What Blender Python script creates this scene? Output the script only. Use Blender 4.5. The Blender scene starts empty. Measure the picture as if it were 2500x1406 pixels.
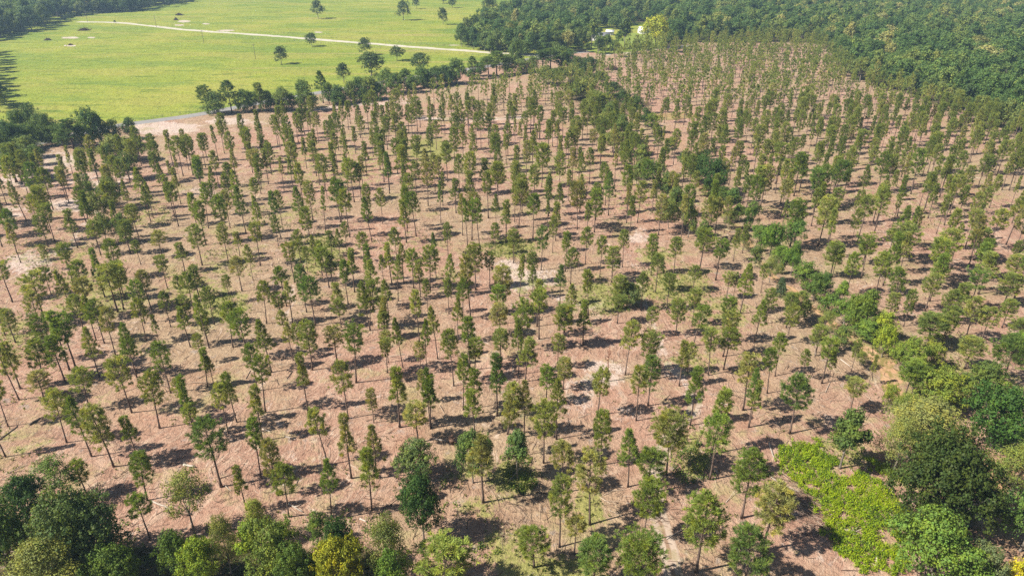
import bpy, bmesh, math, random
import numpy as np
from mathutils import Vector

rng = np.random.default_rng(7)
random.seed(7)
S = bpy.context.scene
COL = S.collection

# ------------------------------------------------------------------ camera
CAMH, PITCH, FPX = 80.0, math.radians(27.3), 1700.0      # metres, below horizon, focal length in pixels of the 2500 px photograph
sP, cP = math.sin(PITCH), math.cos(PITCH)
cam = bpy.data.cameras.new('camera')
cam.sensor_width = 36.0
cam.lens = 36.0 * FPX / 2500.0
cam.clip_start = 1.0
cam.clip_end = 8000.0
camo = bpy.data.objects.new('camera', cam)
COL.objects.link(camo)
camo.location = (0, 0, CAMH)
camo.rotation_euler = (math.pi / 2 - PITCH, 0, 0)
S.camera = camo


def at(px, py, z=0.0):
    """the point at height z that the photograph shows at (px, py)"""
    a, b = (px - 1250.0) / FPX, (703.0 - py) / FPX
    d = Vector((a, cP + b * sP, b * cP - sP))
    t = (z - CAMH) / d.z
    return Vector((d.x * t, d.y * t, z))


def proj(x, y, z=0.0):
    w = z - CAMH
    f = y * cP - w * sP
    u = y * sP + w * cP
    f = np.where(np.abs(f) < 1e-3, 1e-3, f)
    return 1250 + FPX * x / f, 703 - FPX * u / f, f


def height_to(y, py):
    t = (703.0 - py) / FPX
    return y * (t * cP - sP) / (cP + t * sP) + CAMH


def depth(x, y, z=0.0):
    return y * cP - (z - CAMH) * sP


# ------------------------------------------------------------------ light
SUN_EL, SUN_AZ = math.radians(47), math.radians(255)      # azimuth clockwise from +Y: the sun stands to the left, a little behind the camera
sd = Vector((math.sin(SUN_AZ) * math.cos(SUN_EL), math.cos(SUN_AZ) * math.cos(SUN_EL), math.sin(SUN_EL)))
sun = bpy.data.lights.new('sun', 'SUN')
sun.energy = 5.0
sun.angle = math.radians(0.55)
sun.color = (1.0, 0.93, 0.82)
suno = bpy.data.objects.new('sun', sun)
COL.objects.link(suno)
suno.location = (-200, -60, 300)
suno.rotation_euler = (-sd).to_track_quat('-Z', 'Y').to_euler()
W = bpy.data.worlds.new('World')
S.world = W
W.use_nodes = True
wn = W.node_tree
bg = wn.nodes['Background']
sky = wn.nodes.new('ShaderNodeTexSky')
sky.sky_type = 'NISHITA'
sky.sun_disc = False
sky.sun_elevation = SUN_EL
sky.sun_rotation = SUN_AZ
wn.links.new(sky.outputs[0], bg.inputs[0])
bg.inputs[1].default_value = 0.05
S.view_settings.view_transform = 'Standard'
S.view_settings.look = 'None'
S.view_settings.gamma = 1.0
S.view_settings.exposure = 1.28
cy = S.cycles
cy.use_denoising = False
cy.denoiser = 'OPENIMAGEDENOISE'
cy.max_bounces = 5
cy.diffuse_bounces = 3
cy.transmission_bounces = 3
cy.glossy_bounces = 1
cy.volume_bounces = 0
cy.use_adaptive_sampling = True
cy.adaptive_threshold = 0.01


# ------------------------------------------------------------------ node helpers
class NT:
    def __init__(s, name):
        s.m = bpy.data.materials.new(name)
        s.m.use_nodes = True
        s.t = s.m.node_tree
        s.t.nodes.clear()
        s.out = s.n('ShaderNodeOutputMaterial')

    def n(s, kind, **kw):
        nd = s.t.nodes.new(kind)
        for k, v in kw.items():
            setattr(nd, k, v)
        return nd

    def l(s, a, b):
        s.t.links.new(a, b)

    def put(s, sock, v):
        if isinstance(v, bpy.types.NodeSocket):
            s.l(v, sock)
        elif isinstance(v, (tuple, list)) and len(v) == 3 and sock.type == 'RGBA':
            sock.default_value = (*v, 1)
        else:
            sock.default_value = v

    def noise(s, scale, detail=3.0, rough=0.55, vec=None, w=None):
        nd = s.n('ShaderNodeTexNoise')
        nd.inputs['Scale'].default_value = scale
        nd.inputs['Detail'].default_value = detail
        nd.inputs['Roughness'].default_value = rough
        if vec is not None:
            s.l(vec, nd.inputs['Vector'])
        return nd.outputs['Fac']

    def ramp(s, fac, stops):
        nd = s.n('ShaderNodeValToRGB')
        el = nd.color_ramp.elements
        while len(el) < len(stops):
            el.new(0.5)
        for e, (p, c) in zip(el, stops):
            e.position = p
            e.color = (*c, 1) if not isinstance(c, (int, float)) else (c, c, c, 1)
        s.l(fac, nd.inputs[0])
        return nd.outputs[0]

    def mix(s, fac, a, b, mode='MIX'):
        nd = s.n('ShaderNodeMix', data_type='RGBA', blend_type=mode)
        s.put(nd.inputs[0], fac)
        s.put(nd.inputs[6], a)
        s.put(nd.inputs[7], b)
        return nd.outputs[2]

    def math(s, op, a, b=0.0, clamp=False):
        nd = s.n('ShaderNodeMath', operation=op)
        nd.use_clamp = clamp
        s.put(nd.inputs[0], a)
        s.put(nd.inputs[1], b)
        return nd.outputs[0]

    def step(s, v, lo, hi):
        nd = s.n('ShaderNodeMapRange', interpolation_type='SMOOTHSTEP')
        s.put(nd.inputs[0], v)
        nd.inputs[1].default_value = lo
        nd.inputs[2].default_value = hi
        return nd.outputs[0]

    def pos(s):
        return s.n('ShaderNodeNewGeometry').outputs['Position']

    def mapv(s, vec, rot=0.0, scale=(1, 1, 1)):
        nd = s.n('ShaderNodeMapping')
        nd.inputs['Rotation'].default_value = (0, 0, rot)
        nd.inputs['Scale'].default_value = scale
        s.l(vec, nd.inputs['Vector'])
        return nd.outputs[0]

    def bsdf(s, col, rough=0.9, spec=0.2, bump=None, bstr=0.5, bdist=0.2):
        p = s.n('ShaderNodeBsdfPrincipled')
        s.put(p.inputs['Base Color'], col)
        s.put(p.inputs['Roughness'], rough)
        p.inputs['Specular IOR Level'].default_value = spec
        if bump is not None:
            b = s.n('ShaderNodeBump')
            b.inputs['Strength'].default_value = bstr
            b.inputs['Distance'].default_value = bdist
            s.l(bump, b.inputs['Height'])
            s.l(b.outputs[0], p.inputs['Normal'])
        return p.outputs[0]

    def end(s, sh):
        s.l(sh, s.out.inputs['Surface'])
        return s.m


def leaf_material(name, transl=0.35, use_object_color=True, stops=None, warm=(1.15, 1.1, 0.6), spread=0.5):
    t = NT(name)
    info = t.n('ShaderNodeObjectInfo')
    geo = t.n('ShaderNodeNewGeometry')
    if use_object_color:
        base = info.outputs['Color']
    else:
        base = t.ramp(info.outputs['Random'], stops)
    isl = geo.outputs['Random Per Island']
    val = t.math('ADD', t.math('MULTIPLY', isl, spread), 1.0 - spread * 0.5)
    hsv = t.n('ShaderNodeHueSaturation')
    t.l(t.math('ADD', t.math('MULTIPLY', isl, 0.03), 0.485), hsv.inputs['Hue'])
    hsv.inputs['Saturation'].default_value = 1.0
    t.l(val, hsv.inputs['Value'])
    t.l(base, hsv.inputs['Color'])
    col = hsv.outputs[0]
    tc0 = t.n('ShaderNodeTexCoord')
    big = t.noise(0.33, 3, 0.6, tc0.outputs['Object'])
    col = t.mix(t.step(big, 0.5, 0.62), col, t.mix(1.0, col, (1.35, 1.22, 0.9), 'MULTIPLY'))
    col = t.mix(t.step(big, 0.47, 0.36), col, t.mix(1.0, col, (0.72, 0.80, 0.85), 'MULTIPLY'))
    # clump-sized differences between older and younger leaves
    tc = t.n('ShaderNodeTexCoord')
    cl = t.noise(0.9, 2, 0.5, tc.outputs['Object'])
    col = t.mix(t.step(cl, 0.42, 0.66), col, t.mix(1.0, col, (1.3, 1.2, 0.85), 'MULTIPLY'))
    p = t.bsdf(col, 0.6, 0.15)
    tr = t.n('ShaderNodeBsdfTranslucent')
    t.l(t.mix(1.0, col, warm, 'MULTIPLY'), tr.inputs['Color'])
    mx = t.n('ShaderNodeMixShader')
    mx.inputs[0].default_value = transl
    t.l(p, mx.inputs[1])
    t.l(tr.outputs[0], mx.inputs[2])
    return t.end(mx.outputs[0])


M_LEAF = leaf_material('leaves', 0.30)
M_NEEDLE = leaf_material('pine_needles', 0.40, spread=0.6)
M_NEEDLE_FAR = leaf_material('pine_needles_far', 0.40, False,
                             [(0.0, (0.14, 0.185, 0.05)), (0.5, (0.19, 0.235, 0.062)), (0.9, (0.24, 0.27, 0.085)), (1.0, (0.27, 0.265, 0.11))], spread=0.5)
M_LEAF_FAR = leaf_material('wood_leaves_far', 0.34, False,
                           [(0.0, (0.055, 0.105, 0.03)), (0.45, (0.09, 0.15, 0.042)), (0.8, (0.13, 0.185, 0.05)), (0.93, (0.18, 0.215, 0.06)), (1.0, (0.27, 0.27, 0.11))], spread=0.5)


def bark_material(name, a, b):
    t = NT(name)
    tc = t.n('ShaderNodeTexCoord')
    v = t.mapv(tc.outputs['Object'], 0, (1, 1, 0.25))
    n = t.noise(9, 3, 0.6, v)
    info = t.n('ShaderNodeObjectInfo')
    c = t.ramp(n, [(0.3, a), (0.7, b)])
    c = t.mix(1.0, c, t.ramp(info.outputs['Random'], [(0, 0.75), (1, 1.2)]), 'MULTIPLY')
    return t.end(t.bsdf(c, 0.95, 0.1, n, 0.6, 0.05))


M_BARK = bark_material('pine_bark', (0.075, 0.052, 0.042), (0.155, 0.115, 0.095))
M_BARK2 = bark_material('oak_bark', (0.09, 0.075, 0.06), (0.22, 0.19, 0.16))
M_PALEWOOD = bark_material('bleached_wood', (0.24, 0.20, 0.165), (0.42, 0.37, 0.32))
M_DARKWOOD = bark_material('weathered_wood', (0.07, 0.055, 0.045), (0.15, 0.115, 0.09))


# ------------------------------------------------------------------ mesh helpers
def mesh(name, V, Q, mats, mi=None, smooth=False):
    """V (n,3), Q (m,4) quads (a repeated last index makes a triangle)"""
    me = bpy.data.meshes.new(name)
    V = np.asarray(V, np.float32)
    Q = np.asarray(Q, np.int32)
    tri = Q[:, 2] == Q[:, 3]
    cnt = np.where(tri, 3, 4)
    loops = Q.ravel()
    if tri.any():
        keep = np.ones(Q.shape, bool)
        keep[tri, 3] = False
        loops = Q[keep]
    me.vertices.add(len(V))
    me.vertices.foreach_set('co', V.ravel())
    me.loops.add(len(loops))
    me.loops.foreach_set('vertex_index', loops)
    me.polygons.add(len(Q))
    st = np.zeros(len(Q), np.int32)
    st[1:] = np.cumsum(cnt)[:-1]
    me.polygons.foreach_set('loop_start', st)
    me.polygons.foreach_set('loop_total', cnt.astype(np.int32))
    for m in mats:
        me.materials.append(m)
    if mi is not None:
        me.polygons.foreach_set('material_index', np.asarray(mi, np.int32))
    if smooth:
        me.polygons.foreach_set('use_smooth', np.ones(len(Q), bool))
    me.update(calc_edges=True)
    me.validate()
    return me


class MB:
    def __init__(s):
        s.V, s.Q, s.mi, s.n = [], [], [], 0

    def add(s, V, Q, m=0):
        V = np.asarray(V, float).reshape(-1, 3)
        Q = np.asarray(Q, int).reshape(-1, 4)
        s.V.append(V)
        s.Q.append(Q + s.n)
        s.mi.append(np.full(len(Q), m))
        s.n += len(V)

    def tube(s, pts, rad, k=6, m=0, cap=True):
        pts = np.asarray(pts, float)
        n = len(pts)
        T = np.gradient(pts, axis=0)
        T /= np.linalg.norm(T, axis=1)[:, None] + 1e-9
        ref = np.array([0, 0, 1.0]) if abs(T[0, 2]) < 0.85 else np.array([1.0, 0, 0])
        U = np.cross(T, ref)
        U /= np.linalg.norm(U, axis=1)[:, None] + 1e-9
        B = np.cross(T, U)
        a = np.arange(k) / k * 2 * math.pi
        rad = np.broadcast_to(np.asarray(rad, float), (n,))
        ring = pts[:, None] + rad[:, None, None] * (np.cos(a)[None, :, None] * U[:, None] + np.sin(a)[None, :, None] * B[:, None])
        V = ring.reshape(-1, 3)
        i = np.arange(n - 1)[:, None] * k
        j = np.arange(k)[None]
        j2 = (j + 1) % k
        Q = np.stack([i + j, i + j2, i + k + j2, i + k + j], -1).reshape(-1, 4)
        if cap:
            c0, c1 = len(V), len(V) + 1
            V = np.vstack([V, pts[0], pts[-1]])
            jj = np.arange(k)
            Q = np.vstack([Q, np.stack([np.full(k, c0), (jj + 1) % k, jj, jj], 1),
                           np.stack([np.full(k, c1), (n - 1) * k + jj, (n - 1) * k + (jj + 1) % k, (n - 1) * k + (jj + 1) % k], 1)])
        s.add(V, Q, m)

    def box(s, lo, hi, m=0, rot=0.0, org=(0, 0)):
        x0, y0, z0 = lo
        x1, y1, z1 = hi
        V = np.array([[x0, y0, z0], [x1, y0, z0], [x1, y1, z0], [x0, y1, z0], [x0, y0, z1], [x1, y0, z1], [x1, y1, z1], [x0, y1, z1]], float)
        s.add(V, [[3, 2, 1, 0], [4, 5, 6, 7], [0, 1, 5, 4], [1, 2, 6, 5], [2, 3, 7, 6], [3, 0, 4, 7]], m)

    def mesh(s, name, mats, smooth=False):
        return mesh(name, np.vstack(s.V), np.vstack(s.Q), mats, np.concatenate(s.mi), smooth)


def unit(a):
    return a / (np.linalg.norm(a, axis=-1, keepdims=True) + 1e-9)


def blades(C, D, k, length, width, spread, tip=0.55, r=rng):
    """k thin blades fanning out of every centre C around direction D"""
    n = len(C)
    d = unit(np.repeat(D, k, 0) + r.normal(0, spread, (n * k, 3)))
    u = unit(np.cross(d, r.normal(0, 1, (n * k, 3))))
    c = np.repeat(C, k, 0)
    ln = (length * r.uniform(0.7, 1.25, (n * k, 1)))
    w = width * r.uniform(0.7, 1.3, (n * k, 1)) * 0.5
    P = np.stack([c - u * w * tip, c + u * w * tip, c + d * ln + u * w, c + d * ln - u * w], 1)
    return P.reshape(-1, 3), np.arange(n * k * 4).reshape(-1, 4)


def leafcloud(C, N, k, rad, size, r=rng, align=0.8):
    """k leaves round every clump centre C, facing roughly along N"""
    n = len(C)
    nn = np.repeat(N, k, 0)
    off = r.normal(0, 1, (n * k, 3))
    off = unit(off) * r.uniform(0.3, 1, (n * k, 1)) ** 0.5 * np.repeat(rad, k)[:, None]
    p = np.repeat(C, k, 0) + off
    nor = unit(nn * align + unit(off) * 0.7 + r.normal(0, 0.55, (n * k, 3)))
    a = unit(np.cross(nor, r.normal(0, 1, (n * k, 3))))
    b = np.cross(nor, a)
    s1 = size * r.uniform(0.6, 1.3, (n * k, 1)) * 0.5
    s2 = s1 * r.uniform(0.5, 0.9, (n * k, 1))
    P = np.stack([p - a * s1, p - b * s2 + nor * s1 * 0.15, p + a * s1, p + b * s2 + nor * s1 * 0.15], 1)
    return P.reshape(-1, 3), np.arange(n * k * 4).reshape(-1, 4)


# ------------------------------------------------------------------ trees (built 14 m tall, scaled where they are set)
PINE_H = 14.0


def pine(seed, base, rad, shape, dens, far=False):
    """base: where the crown starts (share of height); rad: crown radius; shape: profile; returns (trunk MB, crown MB, widest diameter)"""
    r = np.random.default_rng(seed)
    tr, cr = MB(), MB()
    H = PINE_H
    zs = np.linspace(0, H * 0.97, 7 if far else 11)
    bx = np.cumsum(r.normal(0, 0.07, len(zs))) * (zs / H)
    by = np.cumsum(r.normal(0, 0.07, len(zs))) * (zs / H)
    axis = np.stack([bx, by, zs], 1)
    rt = 0.165 * (1 - zs / H) ** 0.75 + 0.02
    rt[0] *= 1.35
    tr.tube(axis, rt, 4 if far else 7)
    nb = int((17 if far else 46) * dens)
    if not far:                                                     # dead stubs below the crown
        for _ in range(5):
            h = r.uniform(base - 0.16, base) * H
            az = r.uniform(0, 6.283)
            p0 = np.array([np.interp(h, zs, bx), np.interp(h, zs, by), h])
            d = np.array([math.cos(az), math.sin(az), r.uniform(-0.1, 0.4)])
            tr.tube([p0, p0 + d * r.uniform(0.5, 1.6)], [0.03, 0.012], 3, cap=False)
    C, D = [], []
    for i in range(nb):
        u = (i + r.uniform(0, 1)) / nb
        h = (base + (0.985 - base) * u ** 0.9) * H
        az = i * 2.399 + r.uniform(-0.5, 0.5)
        if shape == 'cone':
            prof = (1 - u) ** 0.8 * 0.95 + 0.1
        elif shape == 'round':
            prof = math.sin(math.pi * min(1, 0.16 + 0.84 * u) ** 0.9) ** 0.6 + 0.06
        elif shape == 'flat':
            prof = min(1, 0.45 + 0.75 * u) * (1 if u < 0.8 else max(0.25, (1 - u) / 0.2))
        elif shape == 'column':
            prof = 0.8 * (1 - u) ** 0.35 + 0.2 * math.sin(9 * u)
        else:
            prof = math.sin(math.pi * (0.1 + 0.85 * u)) ** 0.55
        L = rad * max(0.14, prof) * r.uniform(0.62, 1.12)
        el = math.radians(r.uniform(-4, 22) + 34 * u)
        d = np.array([math.cos(az) * math.cos(el), math.sin(az) * math.cos(el), math.sin(el)])
        p0 = np.array([np.interp(h, zs, bx), np.interp(h, zs, by), h - 0.25 * L])
        bend = np.array([0, 0, 0.22 * L])
        if not far:
            tr.tube([p0, p0 + d * L * 0.55, p0 + d * L + bend], [0.045, 0.028, 0.01], 3, cap=False)
        nt = max(2, int((3 if far else 4.6) * (0.55 + L / rad * 0.95)))
        for k in range(nt):
            s = 1.0 if k == 0 else r.uniform(0.3, 1.0) ** 0.6
            side = unit(np.cross(d, [0, 0, 1.0])) * r.normal(0, 0.19) * L * (0.3 + s)
            C.append(p0 + d * L * s + bend * s * s + side + np.array([0, 0, r.normal(0, 0.08)]))
            D.append(unit(d * 0.95 + side * 0.5 / (L + .1) + np.array([0, 0, 0.3 + 0.35 * u]) + r.normal(0, 0.16, 3)))
    C, D = np.array(C), np.array(D)
    top = axis[-1]
    C = np.vstack([C, top + r.normal(0, 0.1, (3, 3))])
    D = np.vstack([D, np.tile([0, 0, 1.0], (3, 1))])
    if far:
        V, Q = blades(C, D, 11, 0.85, 0.2, 0.5, 0.5, r)
    else:
        V, Q = blades(C, D, 25, 0.56, 0.058, 0.56, 0.5, r)
    cr.add(V, Q)
    lat = np.percentile(np.hypot(V[:, 0], V[:, 1]), 96) * 2
    return tr, cr, lat


def broad(seed, Wd, H, lobes, clumps, per, leaf, clear=0.3, crad=0.8, gap=0.0, far=False, flat=1.0):
    """broadleaf tree: limbs up to lobes, leaf clumps over the lobes' shells; Wd wide, H tall, crown from clear*H upward"""
    r = np.random.default_rng(seed)
    tr, cr = MB(), MB()
    zc = clear * H
    ch = H - zc
    L = []
    for i in range(lobes):
        u = (i + 0.5) / lobes
        az = i * 2.399 + r.uniform(-0.4, 0.4)
        zz = zc + ch * (0.2 + 0.62 * u + r.uniform(-0.08, 0.08))
        rr = Wd * 0.5 * 0.66 * math.sqrt(max(0.03, 1 - (2 * (0.12 + 0.86 * u) - 0.75) ** 2 * 0.6)) * r.uniform(0.5, 1.2) * (1.0 if u < 0.85 else 0.4)
        lr = Wd * r.uniform(0.10, 0.25)
        L.append((np.array([rr * math.cos(az), rr * math.sin(az), zz]), lr))
    L.append((np.array([0, 0, H - Wd * 0.2]), Wd * 0.2))
    nt = 4 if far else 7
    lean = r.normal(0, 0.25, 2)
    fork = np.array([lean[0], lean[1], zc + ch * 0.12])
    r0 = min(0.012 * H ** 0.9 + 0.012 * Wd, 0.42)
    tr.tube([[0, 0, -0.1], [0, 0, 0.4], fork * 0.55, fork], [r0 * 1.35, r0, r0 * 0.8, r0 * 0.62], nt)
    if not far:
        for c, lr in L:
            mid = fork * 0.45 + c * 0.55 + np.array([0, 0, -0.1 * ch])
            tr.tube([fork, mid, c], [r0 * 0.45, r0 * 0.25, r0 * 0.08], 4, cap=False)
    C, N, R = [], [], []
    tot = sum(lr ** 2 for _, lr in L)
    for c, lr in L:
        n = max(3, int(clumps * lr ** 2 / tot))
        d = unit(r.normal(0, 1, (n, 3)) + np.array([0, 0, 0.35]))
        rad = lr * r.choice([0.7, 0.9, 1.05, 1.25], (n, 1), p=[.2, .35, .33, .12]) * r.uniform(0.92, 1.08, (n, 1))
        p = c + d * rad * np.array([1, 1, 0.82 * flat])
        keep = p[:, 2] > zc * 0.92
        if gap:
            keep &= r.uniform(0, 1, n) > gap
        C.append(p[keep])
        N.append(d[keep])
    C, N = np.vstack(C), np.vstack(N)
    R = crad * r.uniform(0.55, 1.2, len(C))
    V, Q = leafcloud(C, unit(N + [0, 0, 0.35]), per, R, leaf, r)
    cr.add(V, Q)
    lat = np.percentile(np.hypot(V[:, 0], V[:, 1]), 97) * 2
    return tr, cr, lat


def single(name, tr, cr, bark, leafm):
    m = MB()
    m.V, m.Q = tr.V + cr.V, tr.Q + [q + tr.n for q in cr.Q]
    m.mi = [np.zeros(len(q)) for q in tr.Q] + [np.ones(len(q)) for q in cr.Q]
    return m.mesh(name, [bark, leafm])


PINE_KINDS = {           # spoken word: list of (seed, base, radius, shape, density)
    'narrow': [(11, 0.46, 1.55, 'column', 0.95), (12, 0.52, 1.6, 'oval', 0.85), (13, 0.42, 1.5, 'column', 0.9), (14, 0.56, 1.7, 'oval', 0.8)],
    'cone-shaped': [(21, 0.44, 2.1, 'cone', 1.0), (22, 0.5, 2.0, 'cone', 0.9), (23, 0.40, 2.2, 'cone', 0.85)],
    'bushy': [(31, 0.4, 2.2, 'oval', 1.2), (32, 0.45, 2.3, 'column', 1.15), (33, 0.48, 2.2, 'oval', 1.05), (34, 0.44, 2.4, 'round', 1.1)],
    'round-topped': [(41, 0.55, 2.3, 'round', 0.95), (42, 0.52, 2.5, 'round', 1.05), (43, 0.58, 2.2, 'round', 0.9), (44, 0.5, 2.4, 'oval', 0.9)],
    'broad-topped': [(51, 0.54, 2.6, 'flat', 1.05), (52, 0.5, 2.7, 'oval', 1.1), (53, 0.57, 2.7, 'flat', 0.9), (54, 0.5, 3.5, 'oval', 2.0), (55, 0.53, 3.6, 'round', 2.0)],
    'thin': [(61, 0.52, 1.15, 'column', 0.62), (62, 0.6, 1.25, 'oval', 0.55), (63, 0.48, 1.1, 'column', 0.5)],
}
PINES = {}
for kind, specs in PINE_KINDS.items():
    PINES[kind] = []
    for i, sp in enumerate(specs):
        tr, cr, lat = pine(*sp)
        PINES[kind].append((tr.mesh('pine_trunk', [M_BARK], True), cr.mesh('pine_crown', [M_NEEDLE]), lat))

BROADS = {}
for kind, args in {
    'oak': dict(Wd=13, H=13, lobes=19, clumps=560, per=30, leaf=0.34, clear=0.16, crad=0.72),
    'oak2': dict(Wd=12, H=12, lobes=16, clumps=480, per=30, leaf=0.33, clear=0.2, crad=0.68, flat=0.9),
    'round': dict(Wd=8, H=9, lobes=13, clumps=300, per=28, leaf=0.27, clear=0.16, crad=0.55),
    'tall': dict(Wd=6.5, H=13, lobes=10, clumps=320, per=22, leaf=0.36, clear=0.36, crad=0.65),
    'sparse': dict(Wd=8, H=12, lobes=9, clumps=300, per=20, leaf=0.26, clear=0.32, crad=0.75, gap=0.25),
    'feather': dict(Wd=8, H=12, lobes=12, clumps=560, per=22, leaf=0.2, clear=0.15, crad=0.7),
    'hedge': dict(Wd=9, H=9, lobes=15, clumps=340, per=26, leaf=0.32, clear=0.02, crad=0.65),
    'shrub': dict(Wd=5, H=4, lobes=7, clumps=170, per=22, leaf=0.28, clear=0.03, crad=0.5),
}.items():
    BROADS[kind] = []
    for sdd in (1, 2, 3, 4):
        tr, cr, lat = broad(sdd * 17 + len(kind), **args)
        BROADS[kind].append((tr.mesh('broadleaf_trunk', [M_BARK2], True), cr.mesh('broadleaf_crown', [M_LEAF]), lat, args['H']))
for kind, args in {
    'far_oak': dict(Wd=15, H=17, lobes=12, clumps=230, per=14, leaf=0.75, clear=0.2, crad=1.2),
    'far_tall': dict(Wd=9, H=17, lobes=10, clumps=170, per=14, leaf=0.7, clear=0.3, crad=1.0),
    'far_round': dict(Wd=9, H=10, lobes=8, clumps=150, per=14, leaf=0.65, clear=0.12, crad=0.9),
}.items():
    BROADS[kind] = []
    for sdd in (1, 2, 3):
        tr, cr, lat = broad(sdd * 31 + len(kind), **args)
        BROADS[kind].append((tr.mesh('broadleaf_trunk', [M_BARK2], True), cr.mesh('broadleaf_crown', [M_LEAF]), lat, args['H']))


# ------------------------------------------------------------------ scene helpers
def tag(o, label=None, cat=None, group=None, kind=None):
    if label:
        o['label'] = label
    if cat:
        o['category'] = cat
    if group:
        o['group'] = group
    if kind:
        o['kind'] = kind
    return o


def thing(name, loc, rz=0.0):
    o = bpy.data.objects.new(name, None)
    o.empty_display_size = 0.5
    COL.objects.link(o)
    o.location = loc
    o.rotation_euler = (0, 0, rz)
    return o


def part(name, me, parent=None):
    o = bpy.data.objects.new(name, me)
    COL.objects.link(o)
    if parent is not None:
        o.parent = parent
    return o


def add_tree(name, var, loc, h, w, base_h, color, rz=None):
    rz = random.uniform(0, 6.283) if rz is None else rz
    t = thing(name, loc, rz)
    sw = w / var[2]
    t.scale = (sw, sw, h / base_h)
    a = part('trunk', var[0], t)
    c = part('crown', var[1], t)
    c.color = (*color, 1)
    return t


ORD = ['first', 'second', 'third', 'fourth', 'fifth', 'sixth', 'seventh', 'eighth', 'ninth', 'tenth', 'eleventh', 'twelfth', 'thirteenth',
       'fourteenth', 'fifteenth', 'sixteenth', 'seventeenth', 'eighteenth', 'nineteenth', 'twentieth', 'twenty-first', 'twenty-second',
       'twenty-third', 'twenty-fourth', 'twenty-fifth', 'twenty-sixth', 'twenty-seventh', 'twenty-eighth', 'twenty-ninth', 'thirtieth']


def ordinal(i, n):
    if n == 1:
        return 'only one'
    if i == 0:
        return 'leftmost'
    if i == n - 1:
        return 'rightmost'
    return ORD[i] + ' from left'


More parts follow.
